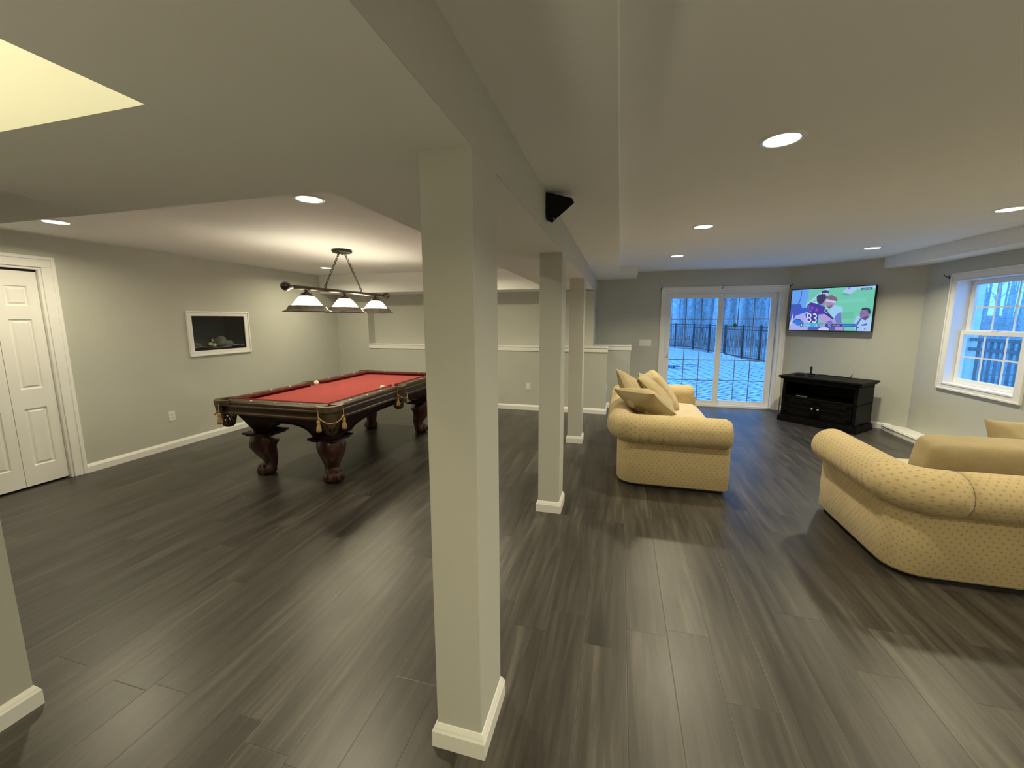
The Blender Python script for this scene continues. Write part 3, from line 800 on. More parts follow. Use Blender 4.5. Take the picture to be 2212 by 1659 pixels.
for y in (-.58,0,.60):
    mb = MB(); mb.lathe([(.016,zb-.015),(.016,zb-.035),(.026,zb-.04),(.050,zb-.055),(.058,zb-.075),(.058,zb-.085),(.05,zb-.088)], 24, (0,y,0)); mb.build('socket_cup', BRONZE, BL)
    g = MB(); g.lathe([(.052,1.788),(.068,1.780),(.090,1.762),(.112,1.732),(.132,1.705),(.150,1.682),(.163,1.672)][::-1], 40, (0,y,0)); g.lathe([(.163,1.672),(.160,1.669),(.146,1.678),(.126,1.702),(.106,1.730),(.085,1.757),(.066,1.773),(.050,1.781)][::-1], 40, (0,y,0), mi=1); g.build('glass_shade', [OPAL, OPALIN], BL)
    r = MB(); r.lathe([(.150,1.694),(.166,1.690),(.176,1.676),(.185,1.658),(.202,1.644),(.229,1.634),(.229,1.630),(.200,1.638),(.180,1.652),(.168,1.668),(.150,1.688),(.150,1.694)], 48, (0,y,0)); r.build('shade_rim', PEWTER, BL)
    d = bpy.data.lights.new('billiard_bulb','POINT'); d.energy = 10; d.color = WARM; d.shadow_soft_size = .04
    o = bpy.data.objects.new('billiard_bulb', d); o.location = (-3.07,4.0+y,1.705); C.objects.link(o)

# ------------------------------------------------------------------ television
PIC = {}
def pmat(rgb, s=.9):
    k = tuple(rgb)
    if k not in PIC: PIC[k] = emis('screen_%d_%d_%d' % k, lin(*rgb), s); PIC[k].node_tree.nodes['Principled BSDF'].inputs['Base Color'].default_value = (.01,.01,.01,1); PIC[k].node_tree.nodes['Principled BSDF'].inputs['Roughness'].default_value = .3
    return k
TVW, TVH = 1.075, .655
tvc = tvw(0, .10, 0)
# place by wall coordinate: TV centre along the wall
TV = thing('television', 'wall-mounted flat television showing a football game', 'television', tvw(.60, .0, 1.686), atan2(dw.y, dw.x))
# local: x along wall (to the right), -y into the room, z up
MB().box(-TVW/2,-.105,-TVH/2,TVW/2,-.062,TVH/2).build('case', BLACKP, TV, bevel=.004)
mb = MB(); mb.box(-.18,-.062,-.14,.18,-.05,.14); mb.box(-.05,-.05,-.1,.05,-.0,.1); mb.build('wall_mount', BLACKM, TV)
CRNR = [(350,232),(1622,152),(1562,826),(340,803)]   # TL TR BR BL in tracing units
def hom(src, dst):
    import itertools
    A = []; B = []
    for (x,y),(u,v) in zip(src,dst):
        A.append([x,y,1,0,0,0,-u*x,-u*y]); B.append(u); A.append([0,0,0,x,y,1,-v*x,-v*y]); B.append(v)
    n = 8
    for i in range(n):
        p = max(range(i,n), key=lambda r: abs(A[r][i])); A[i],A[p] = A[p],A[i]; B[i],B[p] = B[p],B[i]
        for r in range(n):
            if r != i:
                f = A[r][i]/A[i][i]
                A[r] = [a-f*b for a,b in zip(A[r],A[i])]; B[r] -= f*B[i]
    return [B[i]/A[i][i] for i in range(n)]
SW, SH = TVW/2-.012, TVH/2-.012
HM = hom(CRNR, [(-SW,SH),(SW,SH),(SW,-SH),(-SW,-SH)])
def scr(x, y):
    w = HM[6]*x+HM[7]*y+1
    u, v = (HM[0]*x+HM[1]*y+HM[2])/w, (HM[3]*x+HM[4]*y+HM[5])/w
    return max(-SW,min(SW,u)), max(-SH,min(SH,v))
smb = MB(); slots = []; lay = [0]
def shape(pts, rgb, raw=False):
    k = pmat(rgb)
    if k not in slots: slots.append(k)
    lay[0] += 1; y = -.1055-.00006*lay[0]
    P = [(p if raw else scr(*p)) for p in pts]
    ar = sum(P[i][0]*P[(i+1)%len(P)][1]-P[(i+1)%len(P)][0]*P[i][1] for i in range(len(P)))
    if ar < 0: P.reverse()
    b = smb.pts([(u,y,v) for u,v in P])
    smb.face([b+i for i in range(len(P))], mi=slots.index(k))
def ell(cx, cy, rx, ry, rgb): shape([(cx+rx*cos(a*pi/10), cy+ry*sin(a*pi/10)) for a in range(20)], rgb)
def text(s, x, y, h, rgb, w=None, slant=0, mat=None):
    """text centred at tracing (x,y), cap height h in tracing units"""
    cu = bpy.data.curves.new('t','FONT'); cu.body = s; cu.align_x = 'CENTER'; cu.align_y = 'CENTER'; cu.size = 1
    ob = bpy.data.objects.new('t', cu); C.objects.link(ob)
    dg = bpy.context.evaluated_depsgraph_get(); me = ob.evaluated_get(dg).to_mesh()
    xs = [v.co.x for v in me.vertices]; yy = [v.co.y for v in me.vertices]
    ww, hh = max(xs)-min(xs), max(yy)-min(yy); mx, my = (max(xs)+min(xs))/2, (max(yy)+min(yy))/2
    sy = h/hh; sx = (w/ww) if w else sy
    k = pmat(rgb)
    if k not in slots: slots.append(k)
    lay[0] += 1; yl = -.1055-.00006*lay[0]
    P = []
    for v in me.vertices:
        X = (v.co.x-mx)*sx; Y = -(v.co.y-my)*sy + slant*X
        u, vv = scr(x+X, y+Y); P.append((u,yl,vv))
    b = smb.pts(P)
    for p in me.polygons: smb.face([b+i for i in p.vertices], mi=slots.index(k))
    ob.evaluated_get(dg).to_mesh_clear(); bpy.data.objects.remove(ob); bpy.data.curves.remove(cu)
shape(CRNR, (112,206,182))
shape([(1080,560),(1300,540),(1300,640),(1090,650)], (102,196,170)); shape([(1050,370),(1500,330),(1480,400),(1060,420)], (120,212,190))
shape([(600,216),(940,196),(880,205),(598,400)], (112,200,188))
shape([(930,196),(850,200),(560,440),(610,440)], (160,220,240))
shape([(350,232),(600,216),(596,320),(560,470),(500,540),(340,470)], (104,166,250)); shape([(480,240),(500,240),(495,330),(470,420),(440,440),(488,320)], (70,110,200))
shape([(343,440),(490,430),(520,500),(600,480),(580,600),(430,640),(342,700)], (66,92,196))
shape([(470,520),(560,480),(660,520),(600,570),(430,620)], (52,92,212))
shape([(385,560),(395,640),(365,740),(345,740)], (200,205,250))
shape([(430,600),(600,545),(640,560),(660,710),(620,803),(340,803),(390,680)], (172,178,246))
shape([(395,690),(440,650),(490,655),(550,720),(470,748),(400,700)], (46,124,232)); shape([(390,690),(430,645),(490,648),(560,705),(555,715),(490,662),(435,655),(400,700)], (36,72,150))
shape([(595,440),(640,405),(740,425),(850,470),(905,540),(850,600),(770,580),(760,705),(610,705),(570,580),(660,530),(590,480)], (62,58,170))
shape([(640,408),(735,400),(735,428),(690,415)], (215,220,250))
ell(848,262,58,38,(58,62,120)); shape([(800,268),(895,262),(900,290),(860,300),(815,285)], (190,190,235))
shape([(722,325),(760,290),(850,282),(872,335),(860,430),(780,440),(735,400)], (60,54,104)); shape([(800,445),(865,355),(866,440),(835,470)], (156,138,186))
shape([(862,350),(870,318),(950,298),(1020,330),(1045,372),(1030,395),(950,375)], (132,100,128))
shape([(862,362),(1025,388),(1012,418),(866,392)], (192,206,248)); shape([(864,392),(1008,418),(990,455),(925,502),(885,478)], (170,138,182)); shape([(890,470),(960,440),(975,462),(925,500)], (128,96,140))
shape([(900,540),(1000,440),(1110,468),(1136,510),(1128,552),(1060,560),(1010,620),(1005,660),(940,610)], (156,212,250))
shape([(1010,620),(1060,562),(1105,548),(1122,712),(1040,712)], (112,122,214))
shape([(860,590),(900,540),(1010,650),(960,665)], (52,54,130))
text('C', 880, 522, 66, (216,222,250), 52)
text('TUTL.JR', 682, 500, 44, (240,84,214), 150, .40)
text('83', 668, 634, 138, (222,228,250), 158, .08)
shape([(760,600),(800,580),(860,575),(960,640),(1040,690),(1035,715),(860,712),(790,660)], (178,160,222)); shape([(900,690),(960,665),(1000,712),(880,712)], (120,110,210))
shape([(620,764),(1160,752),(1160,817),(620,806)], (98,84,184)); ell(858,806,82,44,(200,214,250)); shape([(1030,760),(1150,758),(1150,815),(1030,812)], (176,150,226))
shape([(1110,262),(1150,215),(1200,178),(1345,168),(1335,212),(1235,282)], (178,204,248)); shape([(1195,185),(1240,178),(1225,208),(1190,215)], (96,150,236)); shape([(1110,265),(1235,285),(1200,305),(1130,300)], (92,176,166))
shape([(1340,170),(1622,150),(1620,190),(1350,205)], (172,208,252))
shape([(1398,190),(1570,180),(1572,212),(1400,222)], (44,92,140)); text('CBS NFL', 1486, 202, 20, (205,228,250), 138, -.06)
shape([(1300,720),(1345,610),(1395,595),(1480,662),(1578,605),(1562,826),(1340,822)], (168,206,252)); shape([(1340,822),(1345,720),(1400,640),(1415,655),(1362,740),(1356,822)], (44,96,180))
shape([(1392,590),(1400,545),(1412,508),(1500,515),(1548,560),(1532,625),(1480,668),(1402,640)], (140,114,166)); shape([(1420,640),(1500,600),(1530,620),(1480,665)], (92,76,124)); shape([(1395,560),(1450,556),(1450,566),(1395,572)], (80,70,116))
shape([(1408,512),(1430,486),(1490,478),(1545,498),(1562,545),(1548,575),(1520,560),(1505,518)], (46,60,98))
shape([(1410,720),(1440,728),(1510,708),(1500,738),(1440,748)], (60,90,170)); ell(1375,775,13,9,(50,76,150)); ell(1478,792,11,8,(50,76,150))
# score strip
shape([(502,716),(1335,718),(1335,760),(502,757)], (52,58,140)); ell(523,736,14,15,(225,232,250))
shape([(552,718),(600,718),(600,757),(552,756)], (120,190,240)); shape([(590,718),(775,720),(775,760),(590,757)], (34,188,232)); text('MIA', 625, 738, 26, (210,240,250), 56); text('12', 735, 738, 30, (214,242,250), 46)
shape([(775,720),(890,720),(890,760),(775,760)], (120,150,226)); text('HOU', 838, 739, 26, (206,216,250), 70); shape([(885,722),(912,722),(912,757),(885,757)], (40,52,140)); text('20', 944, 739, 30, (206,216,250), 52)
shape([(980,720),(1122,722),(1122,760),(980,760)], (50,50,130)); text('4TH', 1012, 740, 22, (220,226,250), 50); text('0:47', 1080, 740, 24, (220,226,250), 64)
shape([(1130,718),(1335,720),(1335,762),(1130,760)], (26,92,206)); text('@CBSSPORTS', 1230, 741, 24, (130,190,250), 172)
smb.build('screen', [PIC[k] for k in slots], TV)

# ------------------------------------------------------------------ media stand
MS = thing('media_stand', 'black wooden media stand below the television', 'tv stand', (2.40,6.85,0), atan2(-.69,.70))
# local: x along the front (0..0.985), y into depth (0..0.55); front at y=0
W, D = .985, .555
mb = MB(); mb.box(0,0,0,W,D,.075); mb.box(.012,.012,.075,W-.012,D-.0,.095); mb.build('plinth', BLACKW, MS, bevel=.004)
mb = MB(); mb.box(-.02,-.022,.672,W+.02,D+.01,.70); mb.box(.0,-.004,.650,W,D,.672); mb.build('top', BLACKW, MS, bevel=.006)
mb = MB(); x0, x1 = .03, W-.03; y0 = .025
mb.box(x0,y0,.095,x0+.04,D,.65); mb.box(x1-.04,y0,.095,x1,D,.65); mb.box(x0,D-.02,.095,x1,D,.65); mb.box(x0,y0,.61,x1,D,.65); mb.box(x0,y0,.37,x1,D,.40); mb.box(x0,y0,.095,x1,D,.12)
mb.build('carcass', BLACKW, MS, bevel=.003)
for s in (0,1):
    a = x0+.043+s*((x1-x0-.086)/2+.0015); b = a+(x1-x0-.086)/2-.003
    mb = MB(); fr = .06
    mb.box(a,y0-.006,.125,b,y0+.012,.365)
    for q in ((a,.125,a+fr,.365),(b-fr,.125,b,.365),(a,.305,b,.365),(a,.125,b,.185),(a,.24,b,.262)): mb.box(q[0],y0-.016,q[1],q[2],y0-.006,q[3])
    o = mb.build('door', BLACKW, MS, bevel=.003)
    kx = b-.035 if s == 0 else a+.035
    MB().ball((kx,y0-.034,.255), .0155, 14).tube([(kx,y0-.016,.255),(kx,y0-.03,.255)], .006, 8).build('knob', KNOB, o)
def atstand(x, y, z=0): return MS.matrix_basis @ Vector((x,y,z))
RZ = atan2(-.69,.70)
def on_stand(mb, name, label, cat, x, y, mat, z=.70):
    o = tag(mb.build(name, mat), label, cat); o.location = Matrix.Translation((2.40,6.85,0)) @ Matrix.Rotation(RZ,4,'Z') @ Vector((x,y,z)); o.rotation_euler = (0,0,RZ); return o
mb = MB(); mb.box(-.055,-.022,0,.055,.022,.018); on_stand(mb, 'remote_control', 'black remote control lying on the left of the media stand', 'remote control', .17, .19, BLACKP)
mb = MB(); mb.lathe([(.0,0),(.032,0),(.034,.01),(.026,.022),(0,.026)], 20); on_stand(mb, 'webcam_puck', 'small round black puck near the front of the media stand', 'gadget', .345, .155, BLACKP)
mb = MB(); mb.box(-.04,-.025,0,.05,.025,.014); mb.tube([(0,0,.012),(0,.0,.10)], .011, 8); mb.box(-.014,-.008,.07,.014,.008,.115); on_stand(mb, 'antenna', 'little black upright antenna on the media stand', 'antenna', .20, .47, BLACKP)
mb = MB(); mb.tube([(-.20,.02,.006),(-.12,.035,.008),(-.02,.015,.006),(.08,.03,.008),(.19,.02,.006),(.2,.03,.03),(.205,.04,.06)], .005, 6); on_stand(mb, 'cable', 'black cable along the back edge of the media stand', 'cable', .50, .46, BLACKP)
mb = MB(); mb.box(-.07,-.018,0,.07,.018,.012); on_stand(mb, 'silver_remote', 'slim silver remote on the open shelf of the media stand', 'remote control', .27, .10, KNOB, .401)

# ------------------------------------------------------------------ sofas
def rrect_cushion(mb, w, d, h, r, crown=.03, n=14, uo=0):
    """soft box centred on xy, from z=0 to h, superellipse edges"""
    def se(t, e): return (abs(cos(t))**e)*(1 if cos(t) >= 0 else -1), (abs(sin(t))**e)*(1 if sin(t) >= 0 else -1)
    NU, NV = 64, 20
    def fn(u, v):
        a = 2*pi*u; ph = -pi/2+pi*v
        cx, cy = se(a, .22); rr, zz = se(ph, .35)
        cr = crown*(max(0,1-abs(cx*rr)**2)*max(0,1-abs(cy*rr)**2))
        return (w/2*cx*rr, d/2*cy*rr, h/2+zz*(h/2)+(cr if zz > 0 else 0))
    mb.grid(fn, NU, NV, uvs=(2*(w+d), h+d), cu=True)
    return mb
def make_sofa(label, loc, rz, seed, backs):
    W, D = 1.93, .955
    t = thing('sofa', label, 'sofa', loc, rz, 'matching gold sofas')
    hw, hd = W/2, D/2; R = .17
    arc = lambda cx, cy, a0, a1, r, n=8: [(cx+r*cos(a0+(a1-a0)*i/n), cy+r*sin(a0+(a1-a0)*i/n)) for i in range(n+1)]
    fr = .035
    outer = ([(hw-fr-.001,hd)] if 0 else []) + arc(-hw+fr,hd-fr,pi/2,pi,fr,4) + arc(-hw+R,-hd+R,pi,1.5*pi,R) + arc(hw-R,-hd+R,1.5*pi,2*pi,R) + arc(hw-fr,hd-fr,0,pi/2,fr,4)
    inner = [(hw-.163,hd),(hw-.163,-hd+.20),(-hw+.163,-hd+.20),(-hw+.163,hd)]
    poly = outer+inner
    mb = MB()
    # body: outer skin with a rolled-under foot, then inner faces and caps
    zs = [(.028,-.022),(.032,-.008),(.045,0),(.25,.004),(.50,0),(.56,-.02)]
    n = len(outer); Ls = [0]
    for i in range(1,n): Ls.append(Ls[-1]+math.hypot(outer[i][0]-outer[i-1][0], outer[i][1]-outer[i-1][1]))
    nr = []
    for i in range(n):
        a, b = outer[max(i-1,0)], outer[min(i+1,n-1)]; d = Vector((b[0]-a[0], b[1]-a[1])).normalized(); nr.append((-d.y*-1*-1, d.x*-1*-1))
    nr = [( (q[1]*0+(-(outer[min(i+1,n-1)][1]-outer[max(i-1,0)][1]))*-1), -(outer[min(i+1,n-1)][0]-outer[max(i-1,0)][0])) for i,q in enumerate(nr)]
    nr = [Vector(q).normalized() for q in nr]
    rows = [mb.pts([(x+nr[i].x*o_, y+nr[i].y*o_, z) for i,(x,y) in enumerate(outer)]) for z,o_ in zs]
    for k in range(len(zs)-1):
        for i in range(n-1):
            mb.face([rows[k]+i, rows[k]+i+1, rows[k+1]+i+1, rows[k+1]+i], [(Ls[i],zs[k][0]),(Ls[i+1],zs[k][0]),(Ls[i+1],zs[k+1][0]),(Ls[i],zs[k+1][0])], True)
    I0 = mb.pts([(x,y,.03) for x,y in inner]); I1 = mb.pts([(x,y,.56) for x,y in inner])
    for i in range(3): mb.face([I0+i,I0+i+1,I1+i+1,I1+i])
    for z_, rr_, ii in ((0, rows[-1], I1), (1, rows[0], I0)):
        loop = [rr_+i for i in range(n)]+[ii+i for i in range(4)]
        mb.face(loop if z_ == 0 else loop[::-1])
    mb.face([rows[0]+0, rows[-1]+0, I1+3, I0+3]); mb.face([rows[-1]+n-1, rows[0]+n-1, I0, I1])
    mb.box(-hw+.155, -hd+.19, .04, hw-.155, hd-.03, .30)
    mb.build('body', SOFA, t)
    mb = MB(); mb.prism([(x*.965,y*.95) for x,y in (arc(-hw+.2,-hd+.2,pi,1.5*pi,.2)+arc(hw-.2,-hd+.2,1.5*pi,2*pi,.2)+[(hw,hd-.02),(-hw,hd-.02)])], 0.001, .05); mb.build('base', DARKCLOTH, t)
    # rolled arms and back, separated by seams
    o_ = .03; rp = R-o_+.02; zc, rr = .552, .136
    ye = -hd+o_+rp
    path = [( -hw+o_, hd-.012), (-hw+o_, hd-.05)]+[(-hw+o_, hd-.05+(ye-hd+.05)*i/70) for i in range(1,70)] + arc(-hw+o_+rp,ye,pi,1.5*pi,rp,28) 
    left = path + [(-hw+o_+rp+.035*i, -hd+o_) for i in range(1,3)]
    xs = left[-1][0]
    def sweep(pts, nm, cap0):
        m = len(pts); P = [(x,y,zc) for x,y in pts]
        mb = MB(); N_ = 28; S = 0
        rings = []; Ls = []
        for i in range(m):
            a, b = Vector(P[max(i-1,0)]), Vector(P[min(i+1,m-1)]); tg = (b-a).normalized(); sd = Vector((tg.y,-tg.x,0)) 
            if i: S += (Vector(P[i])-Vector(P[i-1])).length
            Ls.append(S)
            r_ = rr
            if cap0 and i == 0: r_ = rr*.86
            if (cap0 and i == m-1) or (not cap0 and i in (0,m-1)): r_ = rr*.965
            ring = []
            for k in range(N_):
                q = 2*pi*k/N_
                wz = math.exp(-((S-.72)/.22)**2)+.35*math.exp(-((S-.35)/.25)**2)
                pk = 1-(.09*wz*max(0,-sin(q)+.25)*(max(0,sin(S*78+1.3*sin(S*23+seed)))**3) if cap0 and 1 < i < m-1 else 0)
                ring.append(Vector(P[i])+sd*(r_*pk*1.0*cos(q))+Vector((0,0,r_*pk*.98*sin(q))))
            rings.append(mb.pts(ring))
        for i in range(m-1):
            for k in range(N_):
                k2 = (k+1)%N_; c_ = 2*pi*rr/N_
                mb.face([rings[i]+k, rings[i]+k2, rings[i+1]+k2, rings[i+1]+k], [(Ls[i],k*c_),(Ls[i],(k+1)*c_),(Ls[i+1],(k+1)*c_),(Ls[i+1],k*c_)], True)
        mb.face([rings[0]+k for k in range(N_)][::-1]); mb.face([rings[-1]+k for k in range(N_)])
        # welt around the ends
        o = mb.build(nm, SOFA, t)
        return o
    sweep(left, 'arm', True)
    sweep([(-x,y) for x,y in left], 'arm', True)
    nb = 20; sweep([(xs+.004+(-2*xs-.008)*i/nb, -hd+o_) for i in range(nb+1)], 'back_roll', False)
    # front face panels under the arm rolls' ends are part of the body; seat cushions
    cw = (W-.33)/2
    for s in (-1,1):
        o = rrect_cushion(MB(), cw-.006, D-.24, .185, .05).build('seat_cushion', SEATF, t); o.location = (s*cw/2, .125, .295)
    for (x, w, tilt, h, dy) in backs:
        o = rrect_cushion(MB(), w, h, .20, .05, .03).build('back_cushion', SOFA if dy > 0 else PILLOW, t)
        o.matrix_basis = Matrix.Translation((x, dy, tilt[1])) @ Matrix.Rotation(radians(90-tilt[0]),4,'X') @ Matrix.Rotation(pi,4,'Y') @ Matrix.Translation((0,0,-.10))
    return t
make_sofa('gold dotted sofa by the post, facing the television corner, pillows piled on it', (.494,4.655,0), -pi/2, 1, [(-.50,.66,(-36,.66),.50,.01),(.32,.66,(-36,.56),.44,-.07)])
make_sofa('gold dotted sofa at right edge with its back to the camera', (2.595,3.178,0), 0, 2, [(-.36,.72,(-13,.60),.42,-.13),(.385,.72,(-13,.595),.42,-.13)])

def pillow(w, h, t, seed=0, crease=.012):
    q = random.Random(seed); ph = [q.uniform(0,6) for _ in range(8)]
    mb = MB()
    def surf(sg):
        def fn(u, v):
            a, b = 2*u-1, 2*v-1
            pin = 1-.10*(1-b*b)*abs(a)**3; pin2 = 1-.10*(1-a*a)*abs(b)**3
            z = sg*t/2*((1-abs(a)**2.4)*(1-abs(b)**2.4))**.55
            k = (1-a*a)*(1-b*b)
            z += crease*k*(sin(5*a+3*b+ph[0])+.7*sin(9*b-4*a+ph[1])+.5*sin(13*a+ph[2]*b))*.6
            return (a*w/2*pin, b*h/2*pin2, z)
        return fn
    mb.grid(surf(1), 26, 26, uvs=(w,h)); mb.grid(surf(-1), 26, 26, uvs=(w,h), flip=True)
    return mb
def put_pillow(label, w, h, t, c, xa, ya, seed, mat=PILLOW):
    o = tag(pillow(w,h,t,seed).build('throw_pillow', mat), label, 'pillow', 'loose gold pillows')
    x = Vector(xa).normalized(); y = Vector(ya); y = (y-x*y.dot(x)).normalized(); z = x.cross(y)
    M = Matrix((x,y,z)).transposed().to_4x4(); M.translation = Vector(c); o.matrix_world = M
    return o
put_pillow('nearest pillow on the facing sofa, its shaded underside towards the camera', .47, .47, .20, (.265,4.08,.735), (.355,-.28,.015), (.265,.28,-.245), 3)
put_pillow('crumpled pillow standing up behind the nearest pillow, against the sofa back', .45, .45, .17, (.15,4.22,.80), (.25,.5,-.22), (-.45,.22,.80), 5)
put_pillow('long slanting pillow in the middle of the pile on the facing sofa', .46, .56, .17, (.40,4.50,.745), (.05,1,0), (-.67,0,.70), 9)
put_pillow('pillow corner showing above the cushion at the right edge', .42, .42, .15, (2.63,3.32,.68), (1,.15,.0), (-.1,.35,.93), 12)

# ------------------------------------------------------------------ outside: patio, fence, woods, railing
struct(MB().prism([(-9,7.76),(5.3,7.76),(4.66,14.5),(4.52,17.4),(4.40,19.4),(4.2,21.6),(2.9,25.3),(.5,27.5),(-9,29)], -.25, -.1).build('patio', PATIO), 'pale paved patio outside')
struct(MB().grid(lambda u,v: (-40+100*u, 7.75+75*v, -.17+max(0,(75*v-16))*.035+.1*sin(u*31)*sin(v*23)*min(1,max(0,(75*v-22)/10))-.06*(1-min(1,max(0,(75*v-20)/6)))), 50, 50, smooth=True).build('ground', LITTER), 'leaf-strewn ground beyond the patio')
# puddle
q = random.Random(5); pts = []
for i in range(28):
    a = 2*pi*i/28; r = 1+.28*sin(3*a+1)+.18*sin(7*a); pts.append((1.42+.52*r*cos(a), 14.7+.85*r*sin(a)))
tag(MB().prism(pts, -.0995, -.097).build('puddle', pm('puddle_water',(.02,.08,.16,1),.05,var=.02)), 'blue puddle on the patio behind the sliding door', 'puddle')
# leaves strewn near it
for i,(x,y,s) in enumerate(((2.25,15.55,.35),(2.5,15.45,.3),(2.45,14.9,.34),(2.0,14.1,.3),(2.3,13.9,.25))):
    mb = MB(); mb.prism([(x-s,y),(x-s*.4,y-.06),(x+s*.5,y-.05),(x+s,y+.01),(x+s*.2,y+.07),(x-s*.5,y+.05)], -.0998, -.09); tag(mb.build('wet_leaves', LITTER), 'dark streak of wet leaves on the patio', 'leaves', 'wet leaf streaks')
# stone edging (countable stones)
st = [(4.70,14.6),(4.68,15.2),(4.63,15.8),(4.6,16.4),(4.56,17.0),(4.52,17.6),(4.48,18.3),(4.45,19.0),(4.40,19.8),(4.36,20.6),(4.95,15.0),(4.9,15.6),(4.85,16.2)]
for i,(x,y) in enumerate(st):
    mb = MB(); mb.ball((0,0,0), .17, 9, (1.1,1.5,.6)); mb.v = [(a+q.uniform(-.025,.025), b_+q.uniform(-.025,.025), c_+q.uniform(-.02,.02)) for a,b_,c_ in mb.v]
    o = tag(mb.build('edging_stone', STONE), 'pale stone along the patio edge below the fence', 'stone', 'stones edging the patio'); o.location = (x+.08,y,-.1)
# fence
F = thing('patio_fence', 'black metal picket fence along the far side of the patio', 'fence', (0,0,-.1))
FP = [(-1.5,29.4),(.6,27.6),(2.35,26.0),(3.16,25.05),(3.94,23.83),(4.35,21.85),(4.59,19.77),(4.85,18.08),(5.16,17.0),(5.75,15.2),(6.5,13.2)]
for x,y in FP: MB().box(x-.036,y-.036,-.02,x+.036,y+.036,1.40).build('post', FENCE, F)
for i in range(len(FP)-1):
    a, b_ = Vector((*FP[i],0)), Vector((*FP[i+1],0)); d = (b_-a); ln = d.length; t_ = d.normalized(); s_ = Vector((-t_.y,t_.x,0))
    mb = MB()
    for z in (.10,1.20,1.34): mb.obox(a+d/2+Vector((0,0,z)), (t_,s_,(0,0,1)), (ln/2,.014,.018))
    n_ = max(3,int(ln/.14))
    for k in range(1,n_): mb.obox(a+d*k/n_+Vector((0,0,.70)), (t_,s_,(0,0,1)), (.005,.005,.66))
    mb.build('picket_panel', FENCE, F)
# trees
def tree_mesh(seed, h=11):
    q = random.Random(seed); mb = MB()
    def branch(p, d, l, r, lev):
        n_ = 5; pts_ = [p]; rad = [r]; dd = d.copy()
        for i in range(n_):
            dd = (dd+Vector((q.uniform(-1,1),q.uniform(-1,1),q.uniform(-.3,.5)))*(.05 if lev == 0 else .2)).normalized()
            pts_.append(pts_[-1]+dd*l/n_); rad.append(r*(1-.75*(i+1)/n_))
        mb.tube(pts_, rad, 7 if lev == 0 else 4, caps=False)
        if lev < 2:
            for k in range(14 if lev == 0 else 6):
                f = q.uniform(.22 if lev == 0 else .2,.98); i = min(n_-1,int(f*n_)); pp = pts_[i].lerp(pts_[i+1], f*n_-i)
                a = q.uniform(0,2*pi); up = q.uniform(.3,1.1)
                branch(pp, Vector((cos(a),sin(a),up)).normalized(), l*q.uniform(.2,.38), rad[i]*.42, lev+1)
    branch(Vector((0,0,-.3)), Vector((0,0,1)), h, .17, 0)
    return mb
protos = []
for s in range(5):
    o = tree_mesh(s+20, 10+s).build('bare_tree', BARK)
    tag(o, 'bare winter tree in the woods beyond the patio fence', 'tree', 'bare trees beyond the patio'); protos.append(o)
q = random.Random(11); used = set(); cnt = 0
spots = []
while len(spots) < 70:
    y = q.uniform(27.5,52); x = y*q.uniform(.06,.37)
    if all((x-a)**2+(y-b_)**2 > .5 for a,b_ in spots): spots.append((x,y))
side = []
while len(side) < 13:
    y = q.uniform(15,34); x = y*q.uniform(.66,.90)
    if all((x-a)**2+(y-b_)**2 > 1.0 for a,b_ in side): side.append((x,y))
for i,(x,y) in enumerate(spots+side):
    pr_ = protos[i % 5]
    z = -.17+max(0,(y-7.75-16))*.035-.1
    if i < 5: o = pr_
    else: o = pr_.copy(); C.objects.link(o)
    sc = q.uniform(.75,1.3); o.scale = (sc*q.uniform(.8,1.3),)*2+(sc,); o.location = (x,y,z); o.rotation_euler = (0,0,q.uniform(0,6.28))
    if i >= len(spots): o['label'] = 'bare winter tree seen through the right-hand window'; o['group'] = 'bare trees beyond the deck'
# far woods and brush: uncountable
mb = MB(); q = random.Random(2)
for i in range(730):
    y = q.uniform(54,78); x = y*q.uniform(.0,.42) if i < 650 else y*q.uniform(.6,.98)
    z = -.2+(y-24)*.035; h = q.uniform(6,14); dx, dy = q.uniform(-.6,.6), q.uniform(-.5,.5)
    mb.tube([(x,y,z-.3),(x+dx*.5,y+dy*.5,z+h*.5),(x+dx,y+dy,z+h)], [q.uniform(.08,.25),.1,.02], 4, caps=False)
    for k in range(5):
        f = q.uniform(.2,.9); a = q.uniform(-1,1); mb.tube([(x+dx*f,y+dy*f,z+h*f),(x+dx*f+a*1.3,y,z+h*f+q.uniform(.4,1.6))], [.05,.015], 3, caps=False)
tag(mb.build('woods', BARK), 'hazy far woods of thin bare trunks behind the fence', 'woods', kind='stuff')
mb = MB()
for i in range(5200):
    y = q.uniform(26.3,48); x = y*q.uniform(.05,.40)
    if i % 16 == 0: y = q.uniform(16,34); x = y*q.uniform(.62,.9)
    z = -.25+max(0,(y-24))*.035; h = q.uniform(.5,2.2); a, b_ = q.uniform(-.5,.5), q.uniform(-.4,.4)
    mb.tube([(x,y,z),(x+a*.4,y+b_*.4,z+h*.6),(x+a,y+b_,z+h)], [.022,.014,.004], 3, caps=False)
tag(mb.build('undergrowth', BRUSH), 'tangle of leafless undergrowth between the fence and the woods', 'undergrowth', kind='stuff')
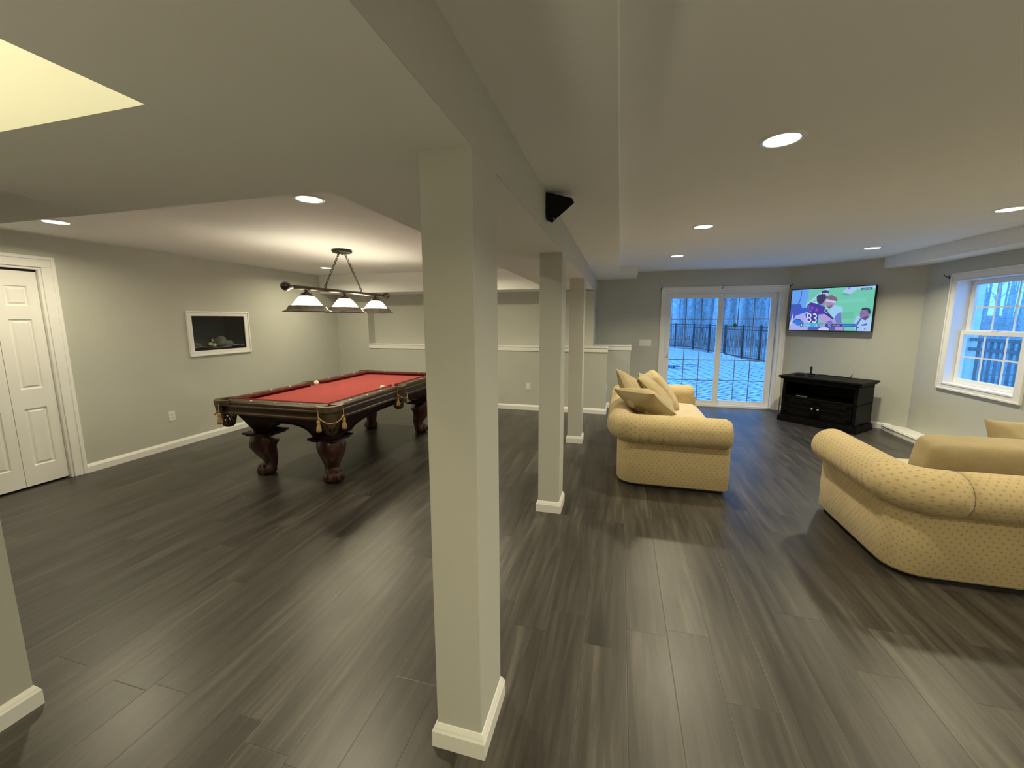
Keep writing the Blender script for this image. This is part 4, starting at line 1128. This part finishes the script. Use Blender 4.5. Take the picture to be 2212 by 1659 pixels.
# deck railing seen through the right window
DR = thing('deck_railing', 'dark wooden deck railing outside the right-hand window', 'railing', (5.5,0,0))
mb = MB()
for z in (1.215,1.06,.36): mb.box(-.03,4.5,z-.025,.03,8.10,z+.025)
mb.build('rail', DECKW, DR)
k = 0; y = 4.6
while y < 8.06:
    MB().box(-.014,y-.014,.36,.014,y+.014,1.215).build('baluster', DECKW, DR); y += .112
tag(MB().box(5.42,8.11,-.1,5.58,8.30,3.2).build('porch_post', POSTW), 'pale porch post at the end of the deck railing', 'post')
struct(MB().box(4.2,4.0,-.15,7.5,8.4,.25).build('deck', PATIO if False else POSTW), 'pale deck floor outside the right-hand window')

# ------------------------------------------------------------------ world, camera, view
w = bpy.data.worlds.new('dusk'); bpy.context.scene.world = w; w.use_nodes = True
nt = w.node_tree; bg = nt.nodes['Background']
bg.inputs[0].default_value = (.12, .41, 1.0, 1); bg.inputs[1].default_value = 3.5

cam = bpy.data.cameras.new('camera'); co = bpy.data.objects.new('camera', cam); C.objects.link(co)
yaw, pit, rol = .2583, .1421, -.0022
c_, s_ = cos(yaw), sin(yaw)
fwd = Vector((-s_, c_, 0)); right = Vector((c_, s_, 0)); up = Vector((0,0,1))
f2 = fwd*cos(pit)-up*sin(pit); u2 = fwd*sin(pit)+up*cos(pit)
r3 = right*cos(rol)+u2*sin(rol); u3 = -right*sin(rol)+u2*cos(rol)
M = Matrix((r3, u3, -f2)).transposed().to_4x4(); M.translation = Vector((0,0,1.55)); co.matrix_world = M
cam.sensor_fit = 'HORIZONTAL'; cam.sensor_width = 36; cam.lens = 858.8/2212*36
cam.shift_x = -(1110.82-1106)/2212; cam.shift_y = (812.5-829.5)/2212
cam.clip_start = .05; cam.clip_end = 300
sc = bpy.context.scene; sc.camera = co
sc.view_settings.view_transform = 'Standard'; sc.view_settings.look = 'None'; sc.view_settings.gamma = 1; sc.view_settings.use_curve_mapping = False
sc.view_settings.exposure = 0.0
try:
    sc.cycles.use_denoising = True; sc.cycles.denoiser = 'OPENIMAGEDENOISE'
    sc.cycles.max_bounces = 9; sc.cycles.diffuse_bounces = 5; sc.cycles.transparent_max_bounces = 12; sc.cycles.sample_clamp_indirect = 4
except Exception: pass
